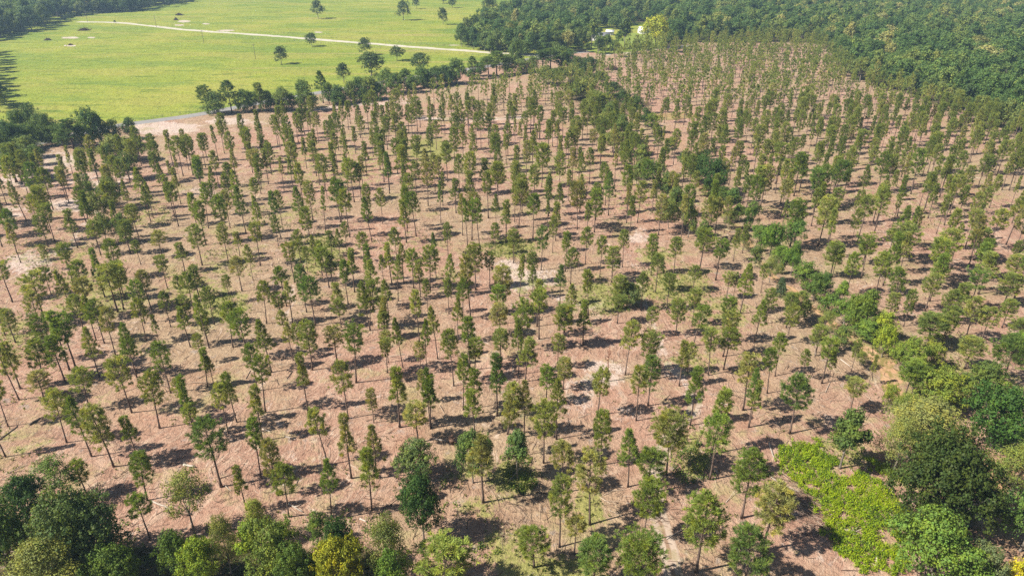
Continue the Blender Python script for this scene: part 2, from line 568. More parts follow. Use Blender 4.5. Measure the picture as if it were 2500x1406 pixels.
# ------------------------------------------------------------------ where the pines stand: trunk foot x, y, crown top y, crown width in the photograph
PINE_SPOTS = """
20 1041 932 40;14 1115 985 34;163 1080 955 55;224 1114 971 52;278 1139 989 60;336 1118 1016 38;390 1045 913 55;478 1068 925 38;485 1085 990 34;
360 1221 1114 52;368 1318 1206 55;214 1210 1131 48;541 1188 1032 85;602 1245 1134 32;638 1167 1025 36;641 1076 945 38;558 1058 940 40;578 1030 910 38;
679 1209 1077 48;705 1261 1125 62;810 1268 1124 46;801 1134 1000 50;858 1167 1014 44;921 1167 1032 52;908 1245 1102 52;976 1043 896 45;1021 1080 990 60;
1051 1047 904 36;1159 1055 950 42;1239 1060 935 46;1280 1066 932 48;1241 1121 970 34;1327 1130 988 62;1372 1203 1082 60;1466 1136 1006 48;1440 1280 1117 78;
1533 1188 1052 56;1366 1335 1179 58;1568 1323 1182 80;1627 1159 1020 92;1580 1205 1102 76;1304 1384 1285 82;1402 1352 1273 52;1447 1440 1328 86;1565 1452 1322 120;
1700 1396 1213 112;1827 1043 905 34;1928 1058 924 76;1733 1170 1017 70;1811 1264 1104 96;1861 1344 1188 86;1815 1455 1300 104;1685 1038 896 46;1737 1108 953 44;
1093 1450 1330 150;1180 1226 1056 70;
47 976 838 46;50 949 835 34;110 937 837 52;112 985 910 60;160 933 822 50;170 903 760 40;186 900 770 62;243 921 806 40;235 831 722 34;255 838 738 44;282 867 758 40;358 832 728 38;
334 921 788 46;331 911 826 38;322 1007 874 60;220 1001 906 58;417 959 838 50;389 838 784 20;465 847 752 34;494 886 828 30;452 1006 925 36;
511 850 725 34;524 793 704 36;509 840 792 26;569 848 740 40;609 876 760 55;663 909 787 46;630 953 840 38;648 1007 878 52;716 880 790 30;731 862 804 26;698 828 775 30;763 903 786 46;
752 1005 866 32;823 886 797 50;870 934 800 58;850 1022 887 56;948 885 812 34;946 910 828 36;941 826 725 28;984 898 773 28;913 1032 951 30;904 807 690 42;523 944 870 26;507 945 850 28;
1024 835 710 30;1069 877 750 32;1108 942 808 44;1118 835 722 28;1131 1000 869 36;1041 900 780 26;1028 910 844 36;1034 984 904 30;1052 1044 915 36;1147 904 775 38;1160 924 825 42;
1220 821 745 50;1222 877 820 46;1214 1015 868 44;1157 1010 902 42;1266 915 783 32;1282 931 828 46;1316 828 713 46;1333 986 894 40;1375 950 880 44;1358 1072 925 46;1361 900 820 40;
1423 844 732 32;1459 1012 898 46;1375 850 752 50;1395 793 694 30;
1526 915 783 46;1582 990 870 46;1553 1026 890 42;1573 930 818 58;1587 820 750 34;1649 819 733 42;1692 844 745 45;1689 797 709 38;1658 942 830 30;1678 910 844 36;1729 916 808 42;1766 902 800 50;
1840 837 735 36;1814 1001 864 62;1828 1043 928 32;1873 960 852 40;1892 918 818 34;1956 928 876 28;1918 840 749 38;1775 838 730 44;1765 870 764 46;1990 868 797 42;
2006 936 830 46;2120 940 880 16;2075 1004 930 56;2022 930 860 26;2078 906 850 28;2260 848 771 80;2205 975 885 62;2220 978 890 60;2355 900 826 62;2443 944 830 92;2300 848 760 40;2356 832 728 50;2392 840 752 48;
2206 797 710 30;2299 838 749 54;2264 835 771 50;2168 783 725 34;2184 763 658 44;2067 721 620 40;2136 723 622 46;2026 677 594 50;2031 678 604 34;2106 646 591 46;2194 639 550 74;2168 629 560 40;
2299 660 560 62;2275 690 590 52;2283 705 625 48;2258 759 673 52;2378 635 560 60;2388 718 618 50;2362 760 663 50;2305 790 709 48;2333 770 694 52;2450 745 670 52;2470 690 625 54;2470 649 590 24;2490 830 765 34;2446 800 748 42;2477 850 805 66;
41 618 510 36;51 642 545 26;118 603 525 34;134 590 500 36;120 660 618 22;31 737 644 42;108 780 672 66;100 800 715 50;125 718 658 36;180 767 660 32;178 690 597 38;210 735 640 46;225 782 682 46;204 804 722 42;
246 622 540 40;256 726 612 28;290 680 586 42;288 762 645 60;302 756 650 44;305 732 640 40;370 756 662 38;354 790 690 40;417 798 712 32;459 790 738 40;473 758 668 42;486 726 650 42;446 738 690 24;409 705 625 32;
319 620 540 38;342 592 500 36;344 646 598 26;396 628 565 46;452 664 594 34;494 648 555 48;13 818 730 30;38 836 758 42;124 880 772 54;
558 641 550 34;586 625 568 26;636 649 548 36;618 684 600 24;591 711 627 42;562 738 672 24;651 790 685 36;680 601 530 26;720 690 593 38;737 656 566 32;752 666 603 22;749 763 652 32;770 795 678 50;700 748 652 36;715 790 690 32;690 793 715 42;
771 646 575 22;787 673 590 22;804 702 605 42;812 694 622 38;833 800 742 42;828 770 693 36;850 742 636 24;866 713 607 28;912 756 637 38;903 807 690 42;907 702 600 26;950 780 685 32;940 828 760 34;938 792 725 28;972 735 622 28;957 694 590 26;986 692 597 26;936 684 625 18;
831 634 560 22;847 611 545 24;811 625 565 30;890 640 570 36;969 639 558 30;
1045 763 683 24;1010 704 610 32;1027 725 637 32;1050 709 604 42;1065 677 573 20;1094 622 548 26;1101 725 623 34;1096 766 680 22;1161 708 600 42;1130 780 683 40;1149 775 627 36;1196 704 617 32;1228 769 652 48;1212 792 697 44;1268 725 625 20;1300 730 650 26;1311 797 685 30;1272 860 742 52;
1367 747 648 30;1393 694 607 40;1380 663 568 26;1375 852 752 52;1436 769 663 28;1464 677 577 28;1429 646 556 36;1493 690 605 42;1254 642 562 34;1209 622 545 26;1321 660 558 34;1299 690 618 30;1349 618 530 26;
1519 653 563 30;1589 672 575 30;1600 715 623 40;1644 672 580 38;1708 656 560 48;1747 684 587 44;1564 757 668 34;1627 757 670 36;1692 711 649 38;1773 730 678 36;1806 766 645 42;1790 728 665 20;1857 715 645 26;1869 790 710 40;1919 800 720 36;1507 790 735 42;1510 752 675 42;1790 639 560 24;1812 618 550 24;1946 790 715 46
"""

# broadleaf trees told apart one by one: foot x, y, top y, crown width, kind, colour, label
G_DARK, G_MID, G_OLIVE, G_BRIGHT, G_YEL, G_GREY = (0.035, 0.072, 0.018), (0.07, 0.115, 0.024), (0.125, 0.145, 0.04), (0.14, 0.20, 0.025), (0.26, 0.25, 0.018), (0.10, 0.13, 0.06)
BROAD_SPOTS = [
    (477, 1308, 1165, 108, 'sparse', G_OLIVE, 'loose olive tree with bare lower limbs, standing alone above the bottom left thicket'),
    (158, 1226, 1120, 100, 'sparse', G_MID, 'thin forked tree with two spread crowns, behind the bottom left thicket'),
    (88, 1290, 1166, 108, 'oak2', G_DARK, 'dark green rounded tree at the upper left corner of the bottom left thicket'),
    (225, 1400, 1212, 210, 'oak', (0.07, 0.105, 0.032), 'largest grey green tree of the bottom left thicket, widest crown there'),
    (40, 1420, 1225, 150, 'oak2', (0.06, 0.10, 0.024), 'mid green tree at the left edge of the bottom left thicket'),
    (150, 1490, 1330, 180, 'feather', G_OLIVE, 'pale feathery tree at the bottom of the bottom left thicket'),
    (300, 1470, 1340, 130, 'oak2', G_MID, 'mid green tree right of the pale feathery tree, cut by the bottom edge'),
    (445, 1420, 1300, 95, 'round', G_MID, 'leafy green tree just below the loose olive tree with bare limbs'),
    (505, 1440, 1318, 100, 'oak2', G_BRIGHT, 'bright green tree in the bottom centre thicket, leftmost of its bright ones'),
    (565, 1400, 1256, 72, 'feather', G_OLIVE, 'slim olive tree at the upper edge of the bottom centre thicket'),
    (625, 1400, 1275, 60, 'tall', G_BRIGHT, 'narrow bright green tree standing up from the bottom centre thicket'),
    (640, 1330, 1220, 60, 'feather', (0.17, 0.20, 0.04), 'small yellow green sapling at the upper edge of the bottom centre thicket'),
    (690, 1430, 1275, 130, 'oak2', (0.10, 0.14, 0.03), 'wide olive green tree in the middle of the bottom centre thicket'),
    (780, 1330, 1255, 52, 'round', (0.09, 0.14, 0.03), 'small round tree under the slim pine at the thicket edge'),
    (740, 1470, 1330, 110, 'oak2', G_MID, 'mid green tree between the olive and the yellow trees of the bottom thicket'),
    (832, 1400, 1270, 100, 'oak', G_DARK, 'dark leafy tree right behind the yellow tree at the bottom'),
    (838, 1475, 1315, 125, 'oak2', (0.165, 0.18, 0.018), 'yellow tree at the bottom centre, the only yellow one of the thicket'),
    (955, 1440, 1255, 108, 'feather', (0.10, 0.125, 0.035), 'tall feathery green tree right of the yellow tree'),
    (965, 1490, 1350, 95, 'round', (0.08, 0.14, 0.025), 'small bright tree at the foot of the tall feathery tree'),
    (1035, 1318, 1158, 112, 'oak', G_DARK, 'dark green oak on two bare trunks, beside its own big shadow'),
    (1015, 1172, 1082, 108, 'oak2', (0.09, 0.13, 0.045), 'low wide pale oak on the bare ground above the dark two-trunked oak'),
    (1155, 1178, 1052, 88, 'oak2', (0.075, 0.12, 0.035), 'rounded leafy tree right of the low wide pale oak'),
    (1263, 1172, 1050, 62, 'tall', (0.08, 0.13, 0.04), 'small leafy tree with a pale bare trunk beside bright green bushes'),
    (2050, 1143, 1002, 92, 'tall', (0.065, 0.10, 0.025), 'oval leafy tree with a forked trunk standing over the fern bed'),
    (2240, 1118, 985, 190, 'feather', (0.15, 0.165, 0.055), 'pale olive tree with the widest loose crown beside the clay track'),
    (2180, 1150, 1020, 95, 'feather', (0.14, 0.165, 0.05), 'pale olive tree at the upper edge of the fern bed'),
    (2275, 1292, 1082, 235, 'oak', (0.036, 0.056, 0.013), 'huge dark oak between the fern bed and the clay track, largest tree here'),
    (2418, 1092, 945, 142, 'oak', (0.042, 0.088, 0.018), 'deep green round oak right of the clay track with a hard black shadow'),
    (2465, 1215, 1095, 130, 'feather', (0.115, 0.145, 0.035), 'olive tree at the right edge below the deep green round oak'),
    (2490, 1345, 1195, 130, 'oak2', (0.06, 0.11, 0.03), 'green oak at the right edge beside the shaded end of the clay track'),
    (2254, 1440, 1268, 200, 'oak2', (0.09, 0.15, 0.028), 'mid green spreading oak below the huge dark oak, beside the fern bed'),
    (2375, 1460, 1335, 110, 'oak2', G_GREY, 'grey green tree at the bottom edge right of the mid green spreading oak'),
    (2475, 1480, 1372, 95, 'round', (0.30, 0.29, 0.018), 'bright yellow bush tree in the bottom right corner'),
    (2285, 1002, 905, 108, 'oak2', (0.13, 0.17, 0.03), 'bright leafy tree over the clay track, left of the brown green oak'),
    (2385, 992, 890, 116, 'oak2', (0.075, 0.11, 0.028), 'brown green oak between the bright leafy tree and the deep green round oak'),
    (2208, 910, 825, 76, 'oak2', (0.12, 0.17, 0.03), 'green bushy tree just right of the open clay spot on the track'),
    (2152, 872, 795, 62, 'round', (0.16, 0.21, 0.025), 'bright yellow green bush tree above the open clay spot'),
    (2150, 830, 762, 58, 'round', (0.18, 0.23, 0.03), 'yellowest bush tree of the row along the clay track'),
    (2270, 900, 838, 60, 'round', (0.15, 0.18, 0.03), 'yellow green bush tree behind the bright leafy tree'),
    (2476, 885, 812, 72, 'oak2', (0.11, 0.18, 0.03), 'bright green tree at the right edge above the leaning thick-trunked pine'),
    (2200, 1040, 965, 84, 'feather', (0.11, 0.145, 0.03), 'loose green bush tree left of the bright leafy tree, on the track edge'),
    (2165, 1000, 940, 44, 'round', (0.15, 0.18, 0.03), 'small yellow green bush at the left edge of the clay track'),
    (2020, 765, 712, 46, 'round', (0.09, 0.15, 0.03), None), (2010, 720, 665, 44, 'round', (0.07, 0.12, 0.03), None), (2050, 748, 680, 26, 'tall', (0.11, 0.17, 0.03), None),
    (2058, 800, 738, 60, 'round', (0.10, 0.16, 0.03), None), (2112, 780, 688, 48, 'tall', (0.10, 0.14, 0.03), None), (2090, 815, 740, 64, 'oak2', (0.11, 0.16, 0.03), None),
    (2110, 835, 775, 56, 'round', (0.10, 0.16, 0.03), None), (1985, 735, 675, 50, 'round', (0.08, 0.13, 0.03), None), (1958, 705, 648, 52, 'round', (0.09, 0.14, 0.03), None),
    (1930, 672, 612, 52, 'oak2', (0.08, 0.14, 0.025), None), (1905, 640, 585, 54, 'round', (0.09, 0.15, 0.025), None), (1880, 620, 562, 56, 'oak2', (0.085, 0.15, 0.025), None),
    (1935, 610, 552, 46, 'round', (0.08, 0.14, 0.03), None), (1855, 592, 535, 54, 'oak2', (0.085, 0.14, 0.03), None), (1830, 560, 505, 46, 'round', (0.08, 0.13, 0.03), None),
    (1800, 540, 488, 40, 'round', (0.10, 0.15, 0.03), None), (1785, 515, 462, 44, 'round', (0.07, 0.12, 0.03), None), (1760, 495, 440, 50, 'oak2', (0.06, 0.10, 0.025), None),
    (1738, 478, 385, 58, 'oak', (0.04, 0.08, 0.02), None), (1705, 448, 378, 56, 'oak', (0.045, 0.085, 0.022), None), (1672, 410, 362, 44, 'round', (0.07, 0.12, 0.03), None),
    (1640, 378, 330, 36, 'round', (0.08, 0.13, 0.03), None), (1592, 325, 290, 34, 'round', (0.12, 0.17, 0.03), None), (1575, 310, 265, 38, 'round', (0.06, 0.10, 0.025), None),
    (1548, 290, 240, 48, 'oak2', (0.055, 0.09, 0.025), None), (1520, 262, 218, 46, 'oak2', (0.05, 0.085, 0.025), None), (1495, 235, 192, 44, 'oak2', (0.055, 0.085, 0.025), None),
    (1465, 210, 165, 44, 'oak2', (0.05, 0.08, 0.025), None), (1438, 190, 145, 46, 'oak2', (0.05, 0.08, 0.025), None), (1410, 172, 128, 44, 'oak2', (0.055, 0.08, 0.03), None),
    (1722, 480, 438, 26, 'feather', (0.12, 0.15, 0.04), None), (1752, 520, 482, 24, 'round', (0.10, 0.14, 0.035), None), (1778, 560, 515, 30, 'feather', (0.12, 0.15, 0.045), None), (1815, 612, 572, 30, 'feather', (0.13, 0.155, 0.05), None),
    (1842, 655, 612, 34, 'round', (0.10, 0.14, 0.04), None), (1878, 690, 640, 36, 'feather', (0.13, 0.16, 0.05), None), (1925, 745, 700, 34, 'feather', (0.12, 0.15, 0.045), None), (1962, 780, 722, 44, 'round', (0.11, 0.15, 0.04), None),
    (2012, 815, 765, 38, 'feather', (0.13, 0.16, 0.045), None), (2050, 850, 800, 42, 'round', (0.10, 0.14, 0.04), None), (2098, 890, 850, 30, 'feather', (0.14, 0.17, 0.04), None), (1905, 668, 636, 22, 'round', (0.10, 0.14, 0.04), None),
    (1530, 748, 690, 64, 'oak2', (0.09, 0.125, 0.045), 'low pale oak among the middle pines, left of a weedy green patch'),
    (1902, 722, 680, 30, 'round', (0.06, 0.09, 0.045), 'small grey green bush at the left edge of the clay track'),
]

# far oaks standing free on the pasture: foot x, y, top y, width, label
PASTURE_SPOTS = [
    (777, 46, 1, 34, 'dark oak alone on the far pasture, left of all other oaks beyond the gravel road'),
    (985, 50, 1, 33, 'tall dark oak on the far pasture right of the lone oak'),
    (1017, 22, -4, 18, 'small oak behind the tall dark oak at the top of the pasture'),
    (1082, 61, 19, 24, 'narrow oak nearest the gravel road in the far right group'),
    (1083, 9, -14, 26, 'oak at the top edge above the narrow oak'),
    (1105, 20, -4, 20, 'small oak right of the oak at the top edge'),
    (1197, 54, -12, 38, 'tall double-crowned oak near the wood corner on the far pasture'),
    (1238, 46, 10, 26, 'round oak touching the corner of the big wood'),
    (1262, 30, -8, 24, 'slim oak behind the round oak at the wood corner'),
    (762, 114, 80, 30, 'round oak beside the near side of the gravel road'),
    (687, 157, 113, 33, 'leaning oak nearest the middle of the near pasture'),
    (891, 135, 92, 32, 'oak above the two broad oaks, close under the gravel road'),
    (907, 186, 128, 66, 'broad double oak, widest on the near pasture'),
    (969, 149, 111, 38, 'rounded oak right of the broad double oak'),
    (1026, 174, 129, 50, 'broad rounded oak standing over the road hedge'),
    (840, 202, 154, 36, 'upright oak left of the broad double oak, behind the hedge'),
    (160, 52, 38, 16, 'small bush at the corner of the far left wood'),
    (172, 50, 36, 18, 'pale bush at the end of the white gravel road'),
    (281, 57, 50, 6, 'tiny dark bush at the bend of the white gravel road'),
]

# trees of the hedge along the paved road: crown centre x, top y, width, height in metres, kind
HEDGE_SPOTS = """495 210 26 13 p;520 222 50 11 r;552 197 28 15 p;590 216 48 11 r;612 224 40 9 r;628 203 22 14 p;645 220 40 10 r;672 226 34 8 r;686 211 42 12 r;707 228 30 8 r;735 195 46 15 o;760 228 30 7 r;
780 173 22 16 c;798 200 32 11 r;825 206 40 10 r;850 196 36 11 r;872 186 44 12 o;900 186 46 12 o;918 200 40 9 r;938 166 44 13 o;962 178 40 11 o;985 168 40 11 o;1005 184 36 9 r;1030 160 44 12 o;1058 162 46 11 o;1085 158 44 11 o;1112 143 46 14 o;1152 138 18 13 p;
1172 152 30 8 r;1192 138 32 12 p;1212 126 36 14 p;1240 132 34 12 r;1257 92 44 20 o;1275 142 34 9 r;1300 136 30 10 r;1325 124 34 12 p;1345 118 36 13 p;1372 112 42 14 o;1390 118 36 11 r;1150 168 30 6 r;1098 172 36 7 r;1040 180 36 7 r;880 214 36 7 r;820 222 36 7 r;
5 292 50 13 o;30 268 44 13 o;58 252 48 15 o;85 276 46 12 o;25 300 50 11 o;60 300 46 10 o;104 276 40 13 o;120 300 44 9 r;140 300 40 10 o;160 292 38 12 p;-10 320 50 11 o;40 324 44 8 r;208 262 66 15 o;230 278 40 12 o;268 290 32 9 r;308 287 34 9 r;185 305 38 9 r;330 330 30 4 r;
45 372 50 10 p;15 352 40 11 p;78 352 34 8 r;20 384 46 9 p;60 330 44 9 o"""

# trees inside the stand that are broadleaf: crown centre x, top y, width, height
MIXED_SPOTS = """271 330 78 10;322 336 62 9;300 372 56 10;258 352 40 10;225 470 66 10;258 432 56 11;205 430 44 10;290 520 44 9;240 520 50 9;190 360 30 9;
1400 158 60 10;1432 190 64 11;1462 220 64 11;1494 250 60 11;1520 282 54 11;1545 318 50 10;1408 200 54 9;1440 240 56 10;1470 275 56 10;1500 312 52 10;1352 168 60 9;1330 160 44 10;1570 352 46 10;1530 350 44 9;1600 392 46 10;1560 395 44 9;1630 420 44 10;1655 455 44 10;1690 500 44 10;1640 480 50 10;1720 540 40 9"""


# ------------------------------------------------------------------ ground sheets
def in_poly(px, py, poly):
    px, py = np.asarray(px, float), np.asarray(py, float)
    res = np.zeros(px.shape, bool)
    n = len(poly)
    for i in range(n):
        x0, y0 = poly[i]
        x1, y1 = poly[(i + 1) % n]
        if y0 == y1:
            continue
        c = ((y0 > py) != (y1 > py)) & (px < (x1 - x0) * (py - y0) / (y1 - y0) + x0)
        res ^= c
    return res


WOOD = [(1120, 112), (1180, 128), (1290, 138), (1400, 128), (1440, 128), (1700, 106), (1900, 104), (2010, 108), (2080, 192), (2200, 228), (2330, 268), (2400, 300), (2520, 345), (3200, 480), (3200, -75),
        (1300, -75), (1312, 0), (1300, 12), (1245, 45), (1185, 65), (1130, 104)]
LEFTWOOD = [(-500, 112), (-20, 98), (40, 82), (95, 68), (130, 45), (200, 38), (300, 30), (350, 24), (385, 14), (470, 2), (470, -75), (-500, -75)]
GRASS = [(1250, 1165, 70, 50, 1), (1440, 1245, 45, 70, .9), (1350, 1395, 150, 50, 1), (1230, 1340, 70, 70, .7), (1180, 1245, 70, 45, .6), (1690, 1110, 60, 70, .7), (230, 720, 130, 70, .7), (40, 830, 100, 70, .6),
         (130, 620, 130, 50, .5), (40, 1110, 130, 70, .4), (150, 980, 160, 70, .35), (540, 745, 90, 50, .75), (470, 700, 90, 60, .6), (775, 620, 80, 60, .8), (1245, 605, 80, 32, .9), (1480, 725, 100, 50, .8),
         (1650, 700, 120, 60, .8), (1600, 625, 60, 30, .7), (800, 400, 220, 70, .5), (1050, 368, 75, 40, .9), (1750, 770, 110, 60, .6), (1690, 880, 90, 50, .5), (1300, 700, 60, 30, .6), (1600, 480, 220, 60, .4),
         (2250, 480, 330, 90, .4), (1000, 600, 120, 40, .4), (1350, 420, 150, 50, .5), (2200, 330, 200, 50, .25), (560, 640, 110, 50, .5), (360, 520, 90, 50, .5), (2050, 1110, 150, 60, .6), (2250, 1130, 150, 90, .6),
         (2300, 950, 130, 90, .75), (2420, 1160, 90, 90, .5), (2150, 830, 80, 60, .7), (2470, 940, 60, 30, .6), (1110, 690, 60, 40, .4), (1850, 590, 120, 60, .4), (700, 520, 120, 50, .4), (1130, 1150, 40, 40, .6)]
SAND = [(400, 314, 115, 20, 1), (560, 296, 70, 12, .9), (140, 392, 100, 34, .7), (60, 440, 110, 30, .7), (170, 500, 80, 22, .8), (70, 645, 70, 40, .85), (20, 520, 80, 22, .7), (230, 440, 120, 26, .6),
        (1290, 682, 90, 36, .9), (1240, 646, 55, 16, .9), (1480, 912, 70, 44, .8), (1460, 740, 40, 16, .7), (1400, 970, 110, 60, .55), (1560, 575, 50, 22, .8), (900, 245, 220, 12, .5), (1632, 888, 26, 44, .7),
        (1697, 1000, 26, 30, .7), (490, 470, 70, 16, .6), (1615, 850, 22, 50, .6), (1240, 945, 70, 40, .3), (1520, 640, 70, 20, .4), (650, 300, 150, 10, .5), (930, 970, 90, 30, .25), (1540, 1015, 60, 30, .5), (1100, 430, 160, 20, .3),
        (1945, 1225, 60, 50, .45), (2000, 1370, 80, 40, .3), (1900, 345, 150, 20, .3), (2380, 430, 130, 20, .3), (1740, 870, 60, 20, .3)]


def steps(edges):
    out = [edges[0][0]]
    for a, b, s in edges:
        n = max(1, int(round((b - a) / s)))
        out += list(np.linspace(a, b, n + 1)[1:])
    return np.array(out)


xs = steps([(-1450, -420, 60), (-420, -170, 7), (-170, 170, 1.7), (170, 420, 7), (420, 1450, 60)])
ys = steps([(-120, 40, 20), (40, 240, 1.6), (240, 520, 3.5), (520, 1000, 16), (1000, 2150, 100)])
gx, gy = np.meshgrid(xs, ys)
nx, ny = len(xs), len(ys)
px, py, _f = proj(gx.ravel(), gy.ravel())
bad = gy.ravel() < 30


def blobs(lst):
    m = np.zeros(px.shape)
    for cx, cy_, rx, ry, v in lst:
        d = ((px - cx) / rx) ** 2 + ((py - cy_) / ry) ** 2
        m = np.maximum(m, v * np.clip(1.25 - d, 0, 1))
    m[bad] = 0
    return m


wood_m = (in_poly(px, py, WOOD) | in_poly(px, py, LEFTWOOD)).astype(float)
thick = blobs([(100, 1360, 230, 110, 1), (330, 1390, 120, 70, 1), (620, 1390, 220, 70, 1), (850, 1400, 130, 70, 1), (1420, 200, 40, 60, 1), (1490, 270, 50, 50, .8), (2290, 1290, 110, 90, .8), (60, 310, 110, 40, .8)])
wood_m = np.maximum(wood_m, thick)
gm = mesh('ground', np.stack([gx.ravel(), gy.ravel(), np.zeros(gx.size)], 1),
          (lambda i, j: np.stack([j * nx + i, j * nx + i + 1, (j + 1) * nx + i + 1, (j + 1) * nx + i], -1).reshape(-1, 4))(*np.meshgrid(np.arange(nx - 1), np.arange(ny - 1))), [])
TRAILS = [([(1690, 970), (1650, 900), (1615, 840), (1590, 760), (1560, 690)], 12, .75), ([(610, 870), (650, 980), (700, 1060), (720, 1120)], 13, .6), ([(712, 690), (700, 770), (735, 850)], 14, .6), ([(470, 620), (520, 760)], 11, .5),
          ([(1000, 287), (1150, 293), (1290, 286)], 6, .8), ([(700, 275), (900, 252), (1000, 250)], 6, .7), ([(1480, 905), (1430, 960), (1390, 1010)], 16, .6), ([(1290, 690), (1340, 720), (1420, 740), (1470, 760)], 12, .6), ([(60, 660), (170, 600), (230, 520), (330, 430)], 14, .6)]


def trails():
    m_ = np.zeros(px.shape)
    for pl, w_, v_ in TRAILS:
        for (x0, y0), (x1, y1) in zip(pl[:-1], pl[1:]):
            tt = np.clip(((px - x0) * (x1 - x0) + (py - y0) * (y1 - y0)) / ((x1 - x0) ** 2 + (y1 - y0) ** 2), 0, 1)
            dd = np.hypot(px - x0 - tt * (x1 - x0), py - y0 - tt * (y1 - y0)) / w_
            m_ = np.maximum(m_, v_ * np.clip(1.25 - dd ** 2, 0, 1))
    m_[bad] = 0
    return m_


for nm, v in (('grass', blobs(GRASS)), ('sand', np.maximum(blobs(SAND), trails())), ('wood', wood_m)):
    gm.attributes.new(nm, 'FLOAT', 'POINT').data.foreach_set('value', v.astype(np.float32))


def ground_material():
    t = NT('plantation_soil')
    p = t.pos()
    big = t.noise(0.018, 4, 0.6, p)
    big2 = t.noise(0.045, 4, 0.65, t.mapv(p, 0.4, (1, 0.6, 1)))
    mid = t.noise(0.3, 4, 0.68, p)
    fine = t.noise(1.7, 4, 0.72, p)
    vfine = t.noise(5.5, 2, 0.6, p)
    wob = t.n('ShaderNodeVectorMath', operation='MULTIPLY_ADD')
    nz = t.n('ShaderNodeTexNoise')
    nz.inputs['Scale'].default_value = 0.07
    t.l(p, nz.inputs['Vector'])
    t.l(nz.outputs['Color'], wob.inputs[0])
    wob.inputs[1].default_value = (16, 16, 0)
    t.l(p, wob.inputs[2])
    st1 = t.noise(1.3, 3, 0.65, t.mapv(wob.outputs[0], 0.7, (1.0, 0.22, 1)))
    st2 = t.noise(1.7, 3, 0.65, t.mapv(wob.outputs[0], -0.5, (1.0, 0.25, 1)))
    rut = t.noise(0.5, 2, 0.5, t.mapv(wob.outputs[0], 0.95, (1.0, 0.05, 1)))
    slash = t.step(big2, 0.46, 0.6)
    col = t.ramp(mid, [(0.3, (0.21, 0.118, 0.082)), (0.5, (0.285, 0.172, 0.125)), (0.72, (0.325, 0.228, 0.168))])
    col = t.mix(t.step(big, 0.42, 0.58), col, t.ramp(mid, [(0.3, (0.20, 0.135, 0.085)), (0.7, (0.32, 0.235, 0.155))]))
    col = t.mix(t.math('MULTIPLY', t.step(big2, 0.45, 0.33), 0.45), col, (0.285, 0.155, 0.10))          # redder bare soil
    col = t.mix(t.math('MULTIPLY', t.step(fine, 0.53, 0.68), 0.5), col, (0.38, 0.285, 0.20))           # needle straw
    col = t.mix(t.math('MULTIPLY', t.step(fine, 0.46, 0.32), 0.6), col, (0.11, 0.06, 0.042))           # damp soil, bark
    col = t.mix(t.math('MULTIPLY', t.math('MULTIPLY', t.step(st1, 0.56, 0.66), slash), 0.7), col, (0.42, 0.33, 0.26))
    col = t.mix(t.math('MULTIPLY', t.math('MULTIPLY', t.step(st2, 0.44, 0.34), slash), 0.75), col, (0.10, 0.065, 0.05))
    col = t.mix(t.math('MULTIPLY', t.step(vfine, 0.40, 0.28), 0.55), col, (0.09, 0.055, 0.04))
    col = t.mix(t.math('MULTIPLY', t.math('MULTIPLY', t.step(rut, 0.56, 0.64), t.step(big, 0.5, 0.42)), 0.4), col, (0.40, 0.30, 0.225))
    col = t.mix(t.math('MULTIPLY', t.step(t.noise(0.42, 4, 0.65, p), 0.58, 0.7), 0.6), col, (0.225, 0.195, 0.175))   # grey bark and ash

    def attr(n):
        a = t.n('ShaderNodeAttribute')
        a.attribute_name = n
        return a.outputs['Fac']

    def ragged(v, lo, hi, sc, amt, sc2=1.1):
        a = t.math('SUBTRACT', t.math('ADD', t.math('MULTIPLY', t.noise(sc, 5, 0.72, p), 0.65), t.math('MULTIPLY', t.noise(sc2, 3, 0.7, t.mapv(p, 0.5, (1, .4, 1))), 0.35)), 0.5)
        return t.step(t.math('ADD', v, t.math('MULTIPLY', a, amt)), lo, hi)
    sand = ragged(attr('sand'), 0.42, 0.85, 0.16, 3.6)
    sc = t.ramp(fine, [(0.3, (0.30, 0.225, 0.185)), (0.55, (0.42, 0.345, 0.30)), (0.75, (0.52, 0.45, 0.40))])
    col = t.mix(t.math('MULTIPLY', sand, 0.8), col, sc)
    gr = ragged(attr('grass'), 0.3, 0.85, 0.3, 3.6)
    thin = t.math('MULTIPLY', t.step(t.noise(0.075, 5, 0.72, p), 0.52, 0.66), 0.5)
    gr = t.math('MAXIMUM', gr, thin)
    gc = t.ramp(fine, [(0.3, (0.08, 0.10, 0.02)), (0.5, (0.17, 0.19, 0.042)), (0.75, (0.29, 0.27, 0.09))])
    col = t.mix(t.math('MULTIPLY', gr, 0.75), col, gc)
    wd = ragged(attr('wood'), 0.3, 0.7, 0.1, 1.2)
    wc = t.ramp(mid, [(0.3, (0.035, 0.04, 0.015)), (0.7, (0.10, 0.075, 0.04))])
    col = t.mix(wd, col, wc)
    h = t.math('ADD', t.math('MULTIPLY', fine, 0.8), t.math('ADD', t.math('MULTIPLY', mid, 1.6), t.math('ADD', t.math('MULTIPLY', st1, 0.5), t.math('ADD', t.math('MULTIPLY', st2, 0.5), t.math('MULTIPLY', vfine, 0.3)))))
    return t.end(t.bsdf(col, 0.97, 0.05, h, 1.0, 0.4))


gm.materials.append(ground_material())
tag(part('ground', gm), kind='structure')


def sheet(name, pts, z, mat, kind='structure'):
    """a flat sheet from a polygon of world points"""
    bm = bmesh.new()
    vs = [bm.verts.new((p[0], p[1], z)) for p in pts]
    bm.faces.new(vs)
    bmesh.ops.triangulate(bm, faces=bm.faces[:])
    bmesh.ops.recalc_face_normals(bm, faces=bm.faces[:])
    for f in bm.faces:
        if f.normal.z < 0:
            f.normal_flip()
    me = bpy.data.meshes.new(name)
    bm.to_mesh(me)
    bm.free()
    me.materials.append(mat)
    return tag(part(name, me), kind=kind)


